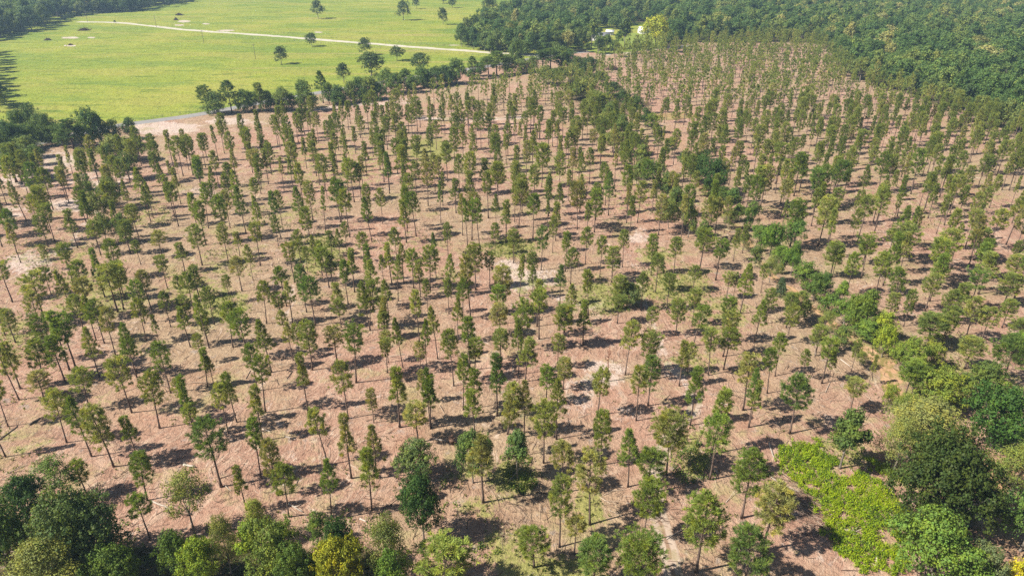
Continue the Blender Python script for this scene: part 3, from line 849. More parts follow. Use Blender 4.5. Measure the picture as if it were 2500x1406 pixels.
def smooth_path(pts, step=2.0):
    P = np.array([(p.x, p.y) for p in pts])
    P = np.vstack([2 * P[0] - P[1], P, 2 * P[-1] - P[-2]])
    out = []
    for i in range(1, len(P) - 2):
        n = max(2, int(np.linalg.norm(P[i + 1] - P[i]) / step))
        for k in range(n):
            t = k / n
            out.append(0.5 * ((2 * P[i]) + (-P[i - 1] + P[i + 1]) * t + (2 * P[i - 1] - 5 * P[i] + 4 * P[i + 1] - P[i + 2]) * t * t + (-P[i - 1] + 3 * P[i] - 3 * P[i + 1] + P[i + 2]) * t ** 3))
    out.append(P[-2])
    return np.array(out)


def strip(name, pxs, width, z, mat, ragged=0.0, step=2.0):
    c = smooth_path([at(*p) for p in pxs], step)
    t = unit(np.gradient(c, axis=0))
    n = np.stack([-t[:, 1], t[:, 0]], 1)
    r = np.random.default_rng(len(name))
    k = np.ones(5) / 5

    def edge():
        e = np.convolve(r.normal(0, 1, len(c)), k, 'same') * ragged
        return width / 2 + e
    a = c + n * edge()[:, None]
    b = c - n * edge()[:, None]
    cols = 5
    V = np.stack([a * (1 - u) + b * u for u in np.linspace(0, 1, cols)], 1)
    V = np.concatenate([V, np.full(V.shape[:2] + (1,), z)], 2).reshape(-1, 3)
    i, j = np.meshgrid(np.arange(len(c) - 1), np.arange(cols - 1), indexing='ij')
    Q = np.stack([i * cols + j, i * cols + j + 1, (i + 1) * cols + j + 1, (i + 1) * cols + j], -1).reshape(-1, 4)[:, ::-1]
    me = mesh(name, V, Q, [mat])
    uv = me.attributes.new('across', 'FLOAT', 'POINT')
    uv.data.foreach_set('value', np.tile(np.linspace(0, 1, cols), len(c)).astype(np.float32))
    return tag(part(name, me), kind='structure'), c


def pasture_material():
    t = NT('pasture_grass')
    p = t.pos()
    big = t.noise(0.009, 5, 0.62, p)
    big2 = t.noise(0.022, 4, 0.6, t.mapv(p, 0.3, (0.5, 1.4, 1)))
    mid = t.noise(0.07, 5, 0.7, p)
    fine = t.noise(0.5, 4, 0.75, p)
    stk = t.noise(0.10, 5, 0.7, t.mapv(p, 0.22, (0.3, 1.6, 1)))
    trail = t.noise(0.05, 2, 0.4, t.mapv(p, -0.35, (0.10, 1.2, 1)))
    col = t.ramp(big, [(0.34, (0.116, 0.168, 0.024)), (0.5, (0.177, 0.209, 0.031)), (0.66, (0.226, 0.230, 0.044))])
    col = t.mix(t.math('MULTIPLY', t.step(big2, 0.5, 0.62), 0.6), col, (0.232, 0.219, 0.050))
    col = t.mix(t.math('MULTIPLY', t.step(big2, 0.47, 0.4), 0.7), col, (0.122, 0.173, 0.031))
    col = t.mix(t.math('MULTIPLY', t.step(mid, 0.52, 0.66), 0.5), col, (0.220, 0.245, 0.033))
    col = t.mix(t.math('MULTIPLY', t.step(stk, 0.46, 0.36), 0.85), col, (0.085, 0.128, 0.020))
    col = t.mix(t.math('MULTIPLY', t.step(fine, 0.45, 0.3), 0.5), col, (0.085, 0.117, 0.020))
    col = t.mix(t.math('MULTIPLY', t.step(stk, 0.6, 0.72), 0.5), col, (0.305, 0.250, 0.094))
    col = t.mix(t.math('MULTIPLY', t.step(trail, 0.64, 0.69), 0.4), col, (0.293, 0.224, 0.094))
    h = t.math('ADD', t.math('MULTIPLY', mid, 3.0), t.math('ADD', fine, t.math('MULTIPLY', stk, 3.0)))
    return t.end(t.bsdf(col, 0.95, 0.05, h, 1.0, 0.8))


def gravel_material(name, a, b, ruts=None, weedy=0):
    t = NT(name)
    p = t.pos()
    f = t.noise(1.6, 4, 0.7, p)
    m = t.noise(0.15, 3, 0.6, p)
    col = t.ramp(t.math('ADD', t.math('MULTIPLY', f, 0.5), t.math('MULTIPLY', m, 0.5)), [(0.35, a), (0.65, b)])
    if ruts:
        at_ = t.n('ShaderNodeAttribute')
        at_.attribute_name = 'across'
        d = t.math('ABSOLUTE', t.math('SUBTRACT', at_.outputs['Fac'], 0.5))
        c = t.math('ADD', t.step(d, 0.16, 0.05), t.step(d, 0.38, 0.5))
        c = t.math('MULTIPLY', c, t.step(t.noise(0.5, 3, 0.6, p), 0.35, 0.6), True)
        col = t.mix(c, col, ruts)
    if weedy:
        col = t.mix(t.math('MULTIPLY', t.step(t.noise(0.22, 4, 0.75, p), 0.5, 0.58), weedy), col, t.ramp(f, [(0.3, (0.12, 0.12, 0.03)), (0.7, (0.24, 0.18, 0.10))]))
    return t.end(t.bsdf(col, 0.95, 0.08, f, 0.6, 0.1))


M_PASTURE = pasture_material()
pasture_px = [(-420, 455), (-60, 392), (80, 350), (180, 322), (280, 305), (400, 288), (490, 275), (700, 236), (1000, 187), (1200, 157), (1300, 143), (1345, 130), (1500, 108), (1640, 92), (1640, 60), (1420, 45), (1330, -40),
              (1330, -72), (-700, -72), (-700, 300)]
sheet('pasture', [at(*p) for p in pasture_px], 0.004, M_PASTURE)
M_LAWN = gravel_material('lawn_grass', (0.111, 0.151, 0.025), (0.166, 0.196, 0.040))
M_ASPH = gravel_material('worn_asphalt', (0.151, 0.146, 0.144), (0.212, 0.204, 0.196))
M_GRAV = gravel_material('white_gravel', (0.312, 0.282, 0.232), (0.403, 0.377, 0.327), (0.34, 0.32, 0.2), 0.25)
M_CLAY = gravel_material('orange_clay', (0.262, 0.146, 0.078), (0.363, 0.237, 0.146), (0.151, 0.121, 0.045), 0.8)
M_SANDT = gravel_material('pale_sand_track', (0.252, 0.186, 0.141), (0.352, 0.287, 0.232), (0.191, 0.126, 0.086), 0.5)
strip('paved_road', [(-200, 420), (-60, 390), (120, 343), (280, 309), (400, 292), (490, 279), (700, 240), (1000, 191), (1200, 161), (1330, 139), (1420, 128), (1560, 121), (1700, 112)], 7.0, 0.012, M_ASPH, 0.05, 4)
_, gravel_line = strip('gravel_road', [(190, 54), (285, 56), (350, 62), (420, 70), (500, 77), (700, 91), (900, 107), (1100, 122), (1200, 129), (1280, 134), (1330, 137)], 7.4, 0.012, M_GRAV, 1.4, 3)
strip('clay_track', [(1700, 440), (1770, 525), (1840, 615), (1900, 680), (1990, 755), (2085, 830), (2150, 885), (2178, 945), (2215, 985), (2290, 1025), (2345, 1060), (2375, 1105), (2410, 1150), (2450, 1205), (2490, 1250), (2560, 1330)], 2.9, 0.008, M_CLAY, 1.7, 1.2)
strip('sandy_track', [(1655, 1440), (1638, 1370), (1622, 1310), (1606, 1250), (1600, 1190), (1612, 1110), (1645, 1050), (1690, 1000), (1700, 960)], 2.7, 0.008, M_SANDT, 0.5, 1.5)
sheet('house_lawn', [at(*p) for p in [(1420, 120), (1500, 100), (1540, 82), (1600, 78), (1640, 92), (1620, 118), (1540, 128), (1470, 135)]], 0.016, M_LAWN)
r0 = np.random.default_rng(5)


def patch(cx, cy_, rx, ry, mat, name, z=0.016):
    n = 22
    a = np.linspace(0, 6.283, n, endpoint=False)
    k = 1 + r0.normal(0, 0.13, n)
    sheet(name, [at(cx + rx * k[i] * math.cos(a[i]), cy_ - ry * k[i] * math.sin(a[i])) for i in range(n)], z, mat)


M_SPOIL = gravel_material('bare_pale_earth', (0.24, 0.19, 0.13), (0.40, 0.36, 0.30))
for q in [(172, 93, 22, 2.6), (223, 92.5, 10, 1.8), (174, 112, 12, 2.2), (449, 53, 16, 3), (437, 62, 12, 2), (503, 59, 9, 1.6), (552, 75.5, 20, 2.2), (777, 79.5, 11, 1.6), (160, 112, 4, 1.4), (1110, 111, 14, 1.0)]:
    patch(*q, M_SPOIL, 'bare_earth_patch')
patch(1630, 284, 70, 9, M_CLAY, 'bare_clay_patch', 0.02)
patch(2160, 880, 26, 26, M_CLAY, 'bare_clay_patch', 0.02)
for q in [(1540, 131, 20, 3), (1478, 133, 14, 3), (1590, 122, 14, 3)]:
    patch(*q, M_SPOIL, 'bare_earth_patch', 0.022)

# ------------------------------------------------------------------ pines
rows = []
for s in PINE_SPOTS.replace('\n', '').split(';'):
    if s.strip():
        rows.append([float(v) for v in s.split()])
pines = []                                                          # x, y, h, w, kind, px, py
for bx, by, ty, w in rows:
    g = at(bx, by)
    h = min(18.5, max(7.0, height_to(g.y, ty)))
    wm = w / (FPX / depth(g.x, g.y, h * 0.7))
    q = wm / h
    kind = ('thin' if q < 0.165 else random.choice(['narrow', 'narrow', 'cone-shaped']) if q < 0.25 else
            random.choice(['bushy', 'round-topped', 'cone-shaped']) if q < 0.32 else random.choice(['round-topped', 'broad-topped', 'bushy']))
    pines.append([g.x, g.y, h, wm, kind, bx, by])
XY = np.array([p[:2] for p in pines])

STAND_MID = [(-260, 480), (-80, 445), (85, 432), (330, 402), (500, 376), (700, 322), (1100, 252), (1385, 200), (1440, 205), (1530, 280), (1680, 430), (1830, 590), (1840, 610), (-260, 606)]
STAND_RIGHT = [(1430, 180), (1480, 150), (1520, 138), (1700, 112), (2000, 112), (2078, 200), (2200, 240), (2330, 280), (2420, 318), (2560, 370), (2900, 470), (2900, 900), (2520, 860), (2330, 850), (2160, 760), (1990, 670), (1900, 600), (1700, 425), (1560, 290), (1470, 222)]
cand = []
r1 = np.random.default_rng(21)
which = []
for ang, sp, wh in ((0.10, 8.3, 0), (-0.22, 7.3, 1)):
    for a in np.arange(-560, 560, sp):
        for b in np.arange(60, 660, sp):
            u = a + r1.normal(0, 1.9) + (sp / 2 if int(round(b / sp)) % 2 else 0)
            v = b + r1.normal(0, 2.3)
            cand.append((u * math.cos(ang) + v * math.sin(ang), -u * math.sin(ang) + v * math.cos(ang)))
            which.append(wh)
cand, which = np.array(cand), np.array(which)
cx_, cy_, _ = proj(cand[:, 0], cand[:, 1])
ok = ((in_poly(cx_, cy_, STAND_MID) & (which == 0)) | (in_poly(cx_, cy_, STAND_RIGHT) & (which == 1))) & (cx_ > -160) & (cx_ < 2700)
thinpatch = np.zeros(len(cand), bool)
for q in [(480, 330, 140, 40), (650, 480, 40, 30), (1500, 190, 40, 20), (1640, 285, 90, 22), (1640, 330, 70, 30)]:
    thinpatch |= ((cx_ - q[0]) / q[2]) ** 2 + ((cy_ - q[1]) / q[3]) ** 2 < 1
ok &= ~(thinpatch & (r1.uniform(0, 1, len(cand)) < 0.4))
ok &= r1.uniform(0, 1, len(cand)) < 0.93
KW = ['narrow', 'cone-shaped', 'bushy', 'round-topped', 'broad-topped', 'thin']
for (x, y), u, v in zip(cand[ok], cx_[ok], cy_[ok]):
    if np.min(np.hypot(XY[:, 0] - x, XY[:, 1] - y)) < (5.5 if v > 600 else 4.6):
        continue
    k = r1.choice(KW, p=[.26, .14, .2, .2, .1, .1])
    h = r1.uniform(10.5, 15)
    w = {'narrow': .22, 'cone-shaped': .27, 'bushy': .31, 'round-topped': .31, 'broad-topped': .36, 'thin': .15}[k] * h * r1.uniform(.85, 1.15)
    pines.append([x, y, h, w, k, float(u), float(v)])
# the 300 that show largest stand as trees of their own
size = [p[2] / depth(p[0], p[1]) * (1 if -40 < p[5] < 2540 and p[6] < 1480 else 0) for p in pines]
order = np.argsort(size)[::-1]
own, mass = [pines[i] for i in order[:300]], [pines[i] for i in order[300:]]


def zone(x, y):
    if y >= 1000:
        if x < 430:
            return 'on bare ground above the bottom left thicket'
        if x < 1000:
            return 'on bare ground above the bottom centre thicket'
        if x < 1500:
            return 'around the grassy patches at the bottom centre'
        return 'on reddish ground between sandy track and fern bed'
    if x >= 1985:
        if y > 770:
            return 'behind the bushes lining the right clay track'
        if y > 680:
            return 'in the nearest rows right of the clay track'
        return 'in the further rows right of the clay track'
    row = 'front' if y >= 880 else 'third' if y >= 790 else 'second' if y >= 700 else 'rearmost'
    row = {'front': 'lower', 'third': 'lower middle', 'second': 'upper middle', 'rearmost': 'upper'}[row]
    col = 'left edge' if x < 500 else 'left' if x < 1000 else 'central' if x < 1500 else 'right'
    if col == 'left edge':
        return 'in the %s part of the left edge stand' % row
    return 'in the %s %s part of the clearing' % (row, col)


PAL = [(0.12, 0.17, 0.035), (0.155, 0.195, 0.042), (0.18, 0.21, 0.05), (0.13, 0.185, 0.038), (0.20, 0.225, 0.065), (0.10, 0.155, 0.04), (0.165, 0.20, 0.055), (0.145, 0.19, 0.04), (0.20, 0.205, 0.07)]
bins = {}
for p in own:
    bins.setdefault((p[4], zone(p[5], p[6])), []).append(p)
for (kind, zn), lst in bins.items():
    lst.sort(key=lambda p: p[5])
    for i, (x, y, h, w, k, u, v) in enumerate(lst):
        opts = [q for q in PINES[k] if 0.72 < w * 1.08 / q[2] < 1.3] or [min(PINES[k], key=lambda q: abs(q[2] - w))]
        var = random.choice(opts)
        c = random.choice(PAL)
        f = random.uniform(1.0, 1.42)
        t = add_tree('pine_tree', var, (x, y, -0.02), h, w * 1.0, PINE_H, [a * f for a in c])
        t.rotation_euler[0] = random.gauss(0, 0.04)
        t.rotation_euler[1] = random.gauss(0, 0.04)
        tag(t, '%s among %s pines %s' % (ordinal(i, len(lst)), kind, zn), 'pine tree', 'thinned plantation pines')

# ------------------------------------------------------------------ masses: one object each, set out with geometry nodes
def instancer(name, pts, coll):
    """pts: rows x, y, z, rz, sx, sz, index"""
    P = np.array(pts, np.float32)
    me = bpy.data.meshes.new(name)
    me.vertices.add(len(P))
    me.vertices.foreach_set('co', P[:, :3].ravel())
    rot = np.zeros((len(P), 3), np.float32)
    rot[:, 2] = P[:, 3]
    me.attributes.new('turn', 'FLOAT_VECTOR', 'POINT').data.foreach_set('vector', rot.ravel())
    sc = np.stack([P[:, 4], P[:, 4], P[:, 5]], 1)
    me.attributes.new('size', 'FLOAT_VECTOR', 'POINT').data.foreach_set('vector', sc.ravel())
    me.attributes.new('which', 'INT', 'POINT').data.foreach_set('value', P[:, 6].astype(np.int32))
    ng = bpy.data.node_groups.new(name, 'GeometryNodeTree')
    ng.interface.new_socket('Geometry', in_out='INPUT', socket_type='NodeSocketGeometry')
    ng.interface.new_socket('Geometry', in_out='OUTPUT', socket_type='NodeSocketGeometry')
    N, L = ng.nodes, ng.links
    gi, go = N.new('NodeGroupInput'), N.new('NodeGroupOutput')
    ci = N.new('GeometryNodeCollectionInfo')
    ci.inputs['Collection'].default_value = coll
    ci.inputs['Separate Children'].default_value = True
    ci.inputs['Reset Children'].default_value = True
    ip = N.new('GeometryNodeInstanceOnPoints')
    ip.inputs['Pick Instance'].default_value = True

    def na(n, ty):
        a = N.new('GeometryNodeInputNamedAttribute')
        a.data_type = ty
        a.inputs['Name'].default_value = n
        return a.outputs['Attribute']
    e2r = N.new('FunctionNodeEulerToRotation')
    L.new(na('turn', 'FLOAT_VECTOR'), e2r.inputs[0])
    L.new(gi.outputs[0], ip.inputs['Points'])
    L.new(ci.outputs[0], ip.inputs['Instance'])
    L.new(na('which', 'INT'), ip.inputs['Instance Index'])
    L.new(e2r.outputs[0], ip.inputs['Rotation'])
    L.new(na('size', 'FLOAT_VECTOR'), ip.inputs['Scale'])
    L.new(ip.outputs[0], go.inputs[0])
    o = part(name, me)
    o.modifiers.new('set_out', 'NODES').node_group = ng
    return tag(o, kind='stuff')


def source(coll_name, items):
    c = bpy.data.collections.new(coll_name)
    for i, me in enumerate(items):
        c.objects.link(bpy.data.objects.new('%s_%02d' % (coll_name, i), me))
    return c


src, meta = [], []
for kind in KW:
    for sp_ in PINE_KINDS[kind][:2]:
        tr, cr, lat = pine(*sp_)
        src.append(single('pine', tr, cr, M_BARK, M_NEEDLE_FAR))
        meta.append((kind, lat, False))
for kind in KW:
    for sp_ in PINE_KINDS[kind][:2]:
        tr, cr, lat = pine(*sp_, far=True)
        src.append(single('pine', tr, cr, M_BARK, M_NEEDLE_FAR))
        meta.append((kind, lat, True))
pine_src = source('plantation_pine', src)
pts = []
for x, y, h, w, k, u, v in mass:
    far = y > 330
    opts = [i for i, m in enumerate(meta) if m[0] == k and m[2] == far]
    i = random.choice(opts)
    pts.append((x, y, -0.02, random.uniform(0, 6.28), w * 0.93 / meta[i][1], h / PINE_H, i))
o = instancer('distant_plantation_pines', pts, pine_src)
tag(o, 'the countless small pines of the thinned stand beyond the nearer rows', 'pine trees')

# ------------------------------------------------------------------ broadleaf trees near by
def pick(kind):
    return random.choice(BROADS[kind])


BIG_OAK = None
track = []
for bx, by, ty, w, kind, c, label in BROAD_SPOTS:
    g = at(bx, by)
    h = max(2.0, height_to(g.y, ty))
    wm = w / (FPX / depth(g.x, g.y, h * 0.6))
    if w > 200 and kind == 'oak':
        if BIG_OAK is None:
            tr, cr, lat = broad(99, Wd=15, H=13, lobes=34, clumps=1150, per=28, leaf=0.33, clear=0.12, crad=0.65)
            BIG_OAK = (tr.mesh('broadleaf_trunk', [M_BARK2], True), cr.mesh('broadleaf_crown', [M_LEAF]), lat, 13)
        var = BIG_OAK
    else:
        var = pick('shrub' if (h < 5 and kind == 'round') else kind)
    name = 'shrub' if h < 5 else 'broadleaf_tree'
    t = add_tree(name, var, (g.x, g.y, -0.02), h, wm * 1.08, var[3], [q * 1.2 for q in c])
    if label:
        tag(t, label, 'shrub' if h < 5 else 'broadleaf tree', 'broadleaf trees and bushes of the near ground')
    else:
        q_ = random.uniform(0.85, 1.3)
        t.scale = (t.scale[0] * q_, t.scale[1] * random.uniform(0.85, 1.3), t.scale[2] * random.uniform(0.7, 1.35))
        f_ = random.uniform(0.8, 1.25)
        t.children[1].color = (c[0] * f_ * random.uniform(0.9, 1.5), c[1] * f_ * 1.1, c[2] * f_, 1)
        track.append((bx, t, h))
for lo, hi, where in ((0, 1730, 'upper third of the bushy row along the clay track'), (1730, 1910, 'middle third of the bushy row along the clay track'), (1910, 3000, 'lower third of the bushy row along the clay track')):
    L = sorted([q for q in track if lo <= q[0] < hi], key=lambda q: q[0])
    for i, (bx, t, h) in enumerate(L):
        tag(t, '%s in the %s' % (ordinal(i, len(L)), where), 'shrub' if h < 5 else 'broadleaf tree', 'bushy row along the clay track')


def top_spot(cx, ty, w, H):
    """a tree of height H whose top shows at (cx, ty)"""
    p = at(cx, ty + 1, H)
    wm = w / (FPX / depth(p.x, p.y, H * 0.6))
    return p.x, p.y, wm


lists = {'in the cluster at the left pasture corner': [], 'in the left part of the paved road hedge': [], 'in the middle part of the paved road hedge': [],
         'in the right part of the paved road hedge': []}
HC = [(0.083, 0.143, 0.038), (0.112, 0.173, 0.045), (0.098, 0.150, 0.042), (0.143, 0.195, 0.053), (0.075, 0.128, 0.045)]
for s in HEDGE_SPOTS.replace('\n', '').split(';'):
    if not s.strip():
        continue
    a = s.split()
    cx, ty, w, H = map(float, a[:4])
    x, y, wm = top_spot(cx, ty, w, H)
    if a[4] in 'pc':
        var, bh = random.choice(PINES['cone-shaped' if a[4] == 'c' else 'bushy']), PINE_H
        wm *= 1.25
    else:
        var = pick('hedge')
        bh = var[3]
    t = add_tree('pine_tree' if a[4] in 'pc' else 'broadleaf_tree', var, (x, y, -0.02), H, wm * 1.2, bh, random.choice(HC))
    k = list(lists)[0 if cx < 400 else 1 if cx < 760 else 2 if cx < 1100 else 3]
    lists[k].append((cx, ty, t, 'pine' if a[4] in 'pc' else 'leafy tree'))
for k, L in lists.items():
    for sub in ('pine', 'leafy tree'):
        M = sorted([q for q in L if q[3] == sub], key=lambda q: q[0])
        for i, (cx, ty, t, _) in enumerate(M):
            tag(t, '%s among %ss %s' % (ordinal(i, len(M)), sub, k), 'pine tree' if sub == 'pine' else 'broadleaf tree', 'trees along the paved road')

mixed = []
for s in MIXED_SPOTS.replace('\n', '').split(';'):
    if s.strip():
        cx, ty, w, H = map(float, s.split())
        x, y, wm = top_spot(cx, ty, w, H)
        var = pick('oak2' if w > 46 else 'round')
        t = add_tree('broadleaf_tree', var, (x, y, -0.02), H, wm * 1.05, var[3], random.choice([(0.11, 0.16, 0.045), (0.15, 0.195, 0.055), (0.18, 0.215, 0.065)]))
        mixed.append((cx, t))
for nm, lo, hi in (('in the copse at the left corner of the clearing', 0, 600), ('in the belt by the far clearing corner', 600, 1481), ('in the belt left of the upper clay track', 1481, 3000)):
    L = sorted([q for q in mixed if lo <= q[0] < hi], key=lambda q: q[0])
    for i, (cx, t) in enumerate(L):
        tag(t, '%s among leafy trees %s' % (ordinal(i, len(L)), nm), 'broadleaf tree', 'leafy trees among the pines')

for bx, by, ty, w, label in PASTURE_SPOTS:
    g = at(bx, by)
    h = height_to(g.y, ty)
    wm = w / (FPX / depth(g.x, g.y, h * 0.6))
    var = pick('far_oak' if h > 8 else 'far_round')
    t = add_tree('oak_tree' if h > 6 else 'shrub', var, (g.x, g.y, -0.02), h, wm * 1.1, var[3], random.choice([(0.055, 0.09, 0.03), (0.07, 0.105, 0.036)]))
    tag(t, label, 'oak tree' if h > 6 else 'shrub', 'trees standing free on the pasture')

# ------------------------------------------------------------------ the woods: front trees one by one, the rest as a mass
FC = [(0.060, 0.105, 0.033), (0.083, 0.135, 0.039), (0.105, 0.150, 0.045), (0.128, 0.165, 0.053), (0.053, 0.090, 0.033)]


def front(path, spacing, H0, H1, phrase, group, kinds=('far_oak', 'far_tall', 'far_round'), cat='broadleaf tree', color=None, depth_m=7):
    c = smooth_path([at(*p) for p in path], 1.0)
    d = np.r_[0, np.cumsum(np.linalg.norm(np.diff(c, axis=0), axis=1))]
    s, out = 0.0, []
    while s < d[-1]:
        x, y = np.interp(s, d, c[:, 0]), np.interp(s, d, c[:, 1])
        x, y = x + r0.normal(0, 1.5), y + abs(r0.normal(0, depth_m * 0.5))
        H = r0.uniform(H0, H1)
        var = pick(r0.choice(kinds))
        t = add_tree('broadleaf_tree', var, (x, y, -0.02), H, H * r0.uniform(0.6, 0.95) if H < 14 else H * r0.uniform(0.5, 0.8), var[3], color or FC[r0.integers(len(FC))])
        out.append((proj(x, y)[0], t))
        s += spacing * r0.uniform(0.8, 1.25)
    out.sort(key=lambda q: q[0])
    for i, (_, t) in enumerate(out):
        tag(t, '%s %s' % (ordinal(i, len(out)), phrase), cat, group)
    return [np.array((t.location.x, t.location.y)) for _, t in out]


fr = []
fr += front([(1128, 110), (1165, 92), (1205, 70), (1250, 48), (1300, 20)], 12, 14, 18, 'among tall trees on the wood edge facing the pasture', 'front trees of the big wood')
fr += front([(1135, 116), (1190, 127), (1240, 130)], 13, 12, 17, 'among trees on the wood corner beside the gravel road', 'front trees of the big wood')
fr += front([(1300, 132), (1400, 124), (1440, 112)], 11, 12, 17, 'among dark trees left of the white house', 'front trees of the big wood')
fr += front([(1690, 104), (1800, 103), (1900, 103), (2005, 106)], 11, 12, 16, 'among trees on the wood edge behind the far pine rows', 'front trees of the big wood')
fr += front([(2015, 112), (2045, 150), (2080, 192), (2140, 212), (2200, 228)], 11, 11, 15, 'among trees on the receding wood edge far right', 'front trees of the big wood')
fr += front([(2215, 232), (2330, 268), (2400, 300), (2500, 342)], 9, 10, 14, 'among wood edge trees nearest the right picture edge', 'front trees of the big wood')
fr += front([(-60, 104), (-20, 98), (40, 82), (95, 68), (130, 47)], 12, 15, 20, 'among tall trees on the left wood near edge', 'front trees of the left wood', ('far_oak', 'far_tall'))
fr += front([(140, 44), (200, 38), (300, 30), (335, 26)], 13, 13, 18, 'among trees on the left wood far edge', 'front trees of the left wood', ('far_oak', 'far_tall'))
fr += front([(352, 27), (385, 14)], 14, 14, 17, 'of the oaks where the left wood ends on the pasture', 'front trees of the left wood', ('far_oak',))
fr += front([(410, 18), (440, 10), (466, 6)], 16, 11, 15, 'of the spaced oaks right of the left wood', 'front trees of the left wood', ('far_oak',))
fr += front([(-26, 280), (-34, 235), (-34, 190), (-26, 150), (-20, 125)], 11, 12, 15, 'among left edge trees casting shadows on the pasture', 'trees at the left edge of the pasture', ('far_tall', 'far_oak'))
for bx, by, ty, w, c, nm, label, cat in [
    (1600, 118, 36, 72, (0.27, 0.30, 0.035), 'broadleaf_tree', 'big yellow green tree beside the far white house', 'broadleaf tree'),
    (1525, 118, 44, 34, (0.075, 0.115, 0.032), 'broadleaf_tree', 'tall pointed green tree between the two white houses', 'broadleaf tree'),
    (1462, 104, 68, 22, (0.06, 0.10, 0.03), 'broadleaf_tree', 'small round tree in front of the grey roofed house', 'broadleaf tree'),
    (1428, 122, 100, 18, (0.26, 0.24, 0.035), 'broadleaf_tree', 'small yellow tree at the lawn below the grey roofed house', 'broadleaf tree'),
    (1432, 128, 106, 20, (0.09, 0.13, 0.03), 'broadleaf_tree', 'small green tree at the lawn corner next to the yellow one', 'broadleaf tree'),
    (1460, 132, 92, 30, (0.06, 0.095, 0.03), 'broadleaf_tree', 'dark tree hiding the lower wall of the grey roofed house', 'broadleaf tree'),
    (1552, 132, 96, 24, (0.07, 0.11, 0.03), 'broadleaf_tree', 'green tree before the lawn, right of the tall pointed one', 'broadleaf tree'),
    (1635, 128, 82, 34, (0.07, 0.105, 0.03), 'broadleaf_tree', 'rounded tree right of the big yellow green tree', 'broadleaf tree'),
    (1500, 140, 100, 26, (0.075, 0.115, 0.03), 'broadleaf_tree', 'green tree below the lawn, left of the tall pointed one', 'broadleaf tree'),
    (1580, 138, 104, 24, (0.08, 0.12, 0.032), 'broadleaf_tree', 'green tree straight below the big yellow green one', 'broadleaf tree'),
    (2132, 92, 56, 16, (0.26, 0.23, 0.05), 'broadleaf_tree', 'thin yellow tree beside the bleached dead trees in the wood', 'broadleaf tree'),
    (2148, 96, 62, 18, (0.22, 0.20, 0.06), 'broadleaf_tree', 'dull yellow tree just left of the bleached dead trees', 'broadleaf tree'),
    (2380, 140, 88, 60, (0.15, 0.16, 0.05), 'broadleaf_tree', 'pale olive tree in the middle of the right wood', 'broadleaf tree'),
    (2295, 60, 8, 34, (0.16, 0.17, 0.05), 'broadleaf_tree', 'light olive tree near the top of the right wood', 'broadleaf tree'),
]:
    g = at(bx, by)
    h = min(26, height_to(g.y, ty))
    wm = w / (FPX / depth(g.x, g.y, h * 0.6))
    var = pick('far_oak' if w > 50 else 'far_tall')
    t = add_tree(nm, var, (g.x, g.y, -0.02), h, wm * 1.1, var[3], c)
    tag(t, label, cat, 'far trees that stand out')
    fr.append(np.array((g.x, g.y)))
fr = np.array(fr)

wsrc, wmeta = [], []
for i, args in enumerate([dict(Wd=13, H=15, lobes=14, clumps=260, per=14, leaf=0.75, clear=0.2, crad=0.95), dict(Wd=10, H=16, lobes=12, clumps=200, per=14, leaf=0.7, clear=0.25, crad=0.9),
                          dict(Wd=11, H=12, lobes=12, clumps=220, per=14, leaf=0.7, clear=0.15, crad=0.9), dict(Wd=9, H=11, lobes=10, clumps=170, per=14, leaf=0.65, clear=0.1, crad=0.8),
                          dict(Wd=15, H=14, lobes=16, clumps=300, per=14, leaf=0.75, clear=0.15, crad=1.0), dict(Wd=8, H=17, lobes=10, clumps=160, per=14, leaf=0.65, clear=0.3, crad=0.85)]):
    tr, cr, lat = broad(300 + i, far=True, **args)
    wsrc.append(single('wood_tree', tr, cr, M_BARK2, M_LEAF_FAR))
    wmeta.append((lat, args['H']))
wood_src = source('wood_tree', wsrc)
r2 = np.random.default_rng(44)


def fill(polys, box, spacing, scale, avoid=None):
    x0, x1, y0, y1 = box
    a, b = np.meshgrid(np.arange(x0, x1, spacing), np.arange(y0, y1, spacing))
    a = a.ravel() + r2.uniform(-.45, .45, a.size) * spacing
    b = b.ravel() + r2.uniform(-.45, .45, b.size) * spacing
    u, v, f = proj(a, b)
    k = np.zeros(a.shape, bool)
    for p in polys:
        k |= in_poly(u, v, p)
    k &= (u > -140) & (u < 2640)
    out = []
    for x, y in zip(a[k], b[k]):
        if avoid is not None and np.min(np.hypot(avoid[:, 0] - x, avoid[:, 1] - y)) < 5.5:
            continue
        i = int(r2.integers(len(wsrc)))
        s = r2.choice([r2.uniform(0.6, 0.95), r2.uniform(0.9, 1.35)]) * scale
        out.append((x, y, -0.02, r2.uniform(0, 6.28), s * r2.uniform(.9, 1.15), s, i))
    return out


house_gap = [(1432, 118), (1425, 78), (1480, 66), (1500, 74), (1545, 60), (1590, 55), (1640, 78), (1650, 108), (1560, 122)]
wp = fill([WOOD], (-200, 1150, 300, 1500), 7.6, 0.95, fr)
wp = [q for q in wp if not in_poly(*[np.array([v]) for v in proj(q[0], q[1])[:2]], house_gap)[0]]
tag(instancer('big_wood_trees', wp, wood_src), 'the mass of dark trees filling the big wood behind the pine stand', 'woods')
lp = fill([LEFTWOOD], (-1100, -150, 560, 1500), 8.5, 1.15, fr)
tag(instancer('left_wood_trees', lp, wood_src), 'the mass of blue green trees filling the wood at the top left', 'woods')

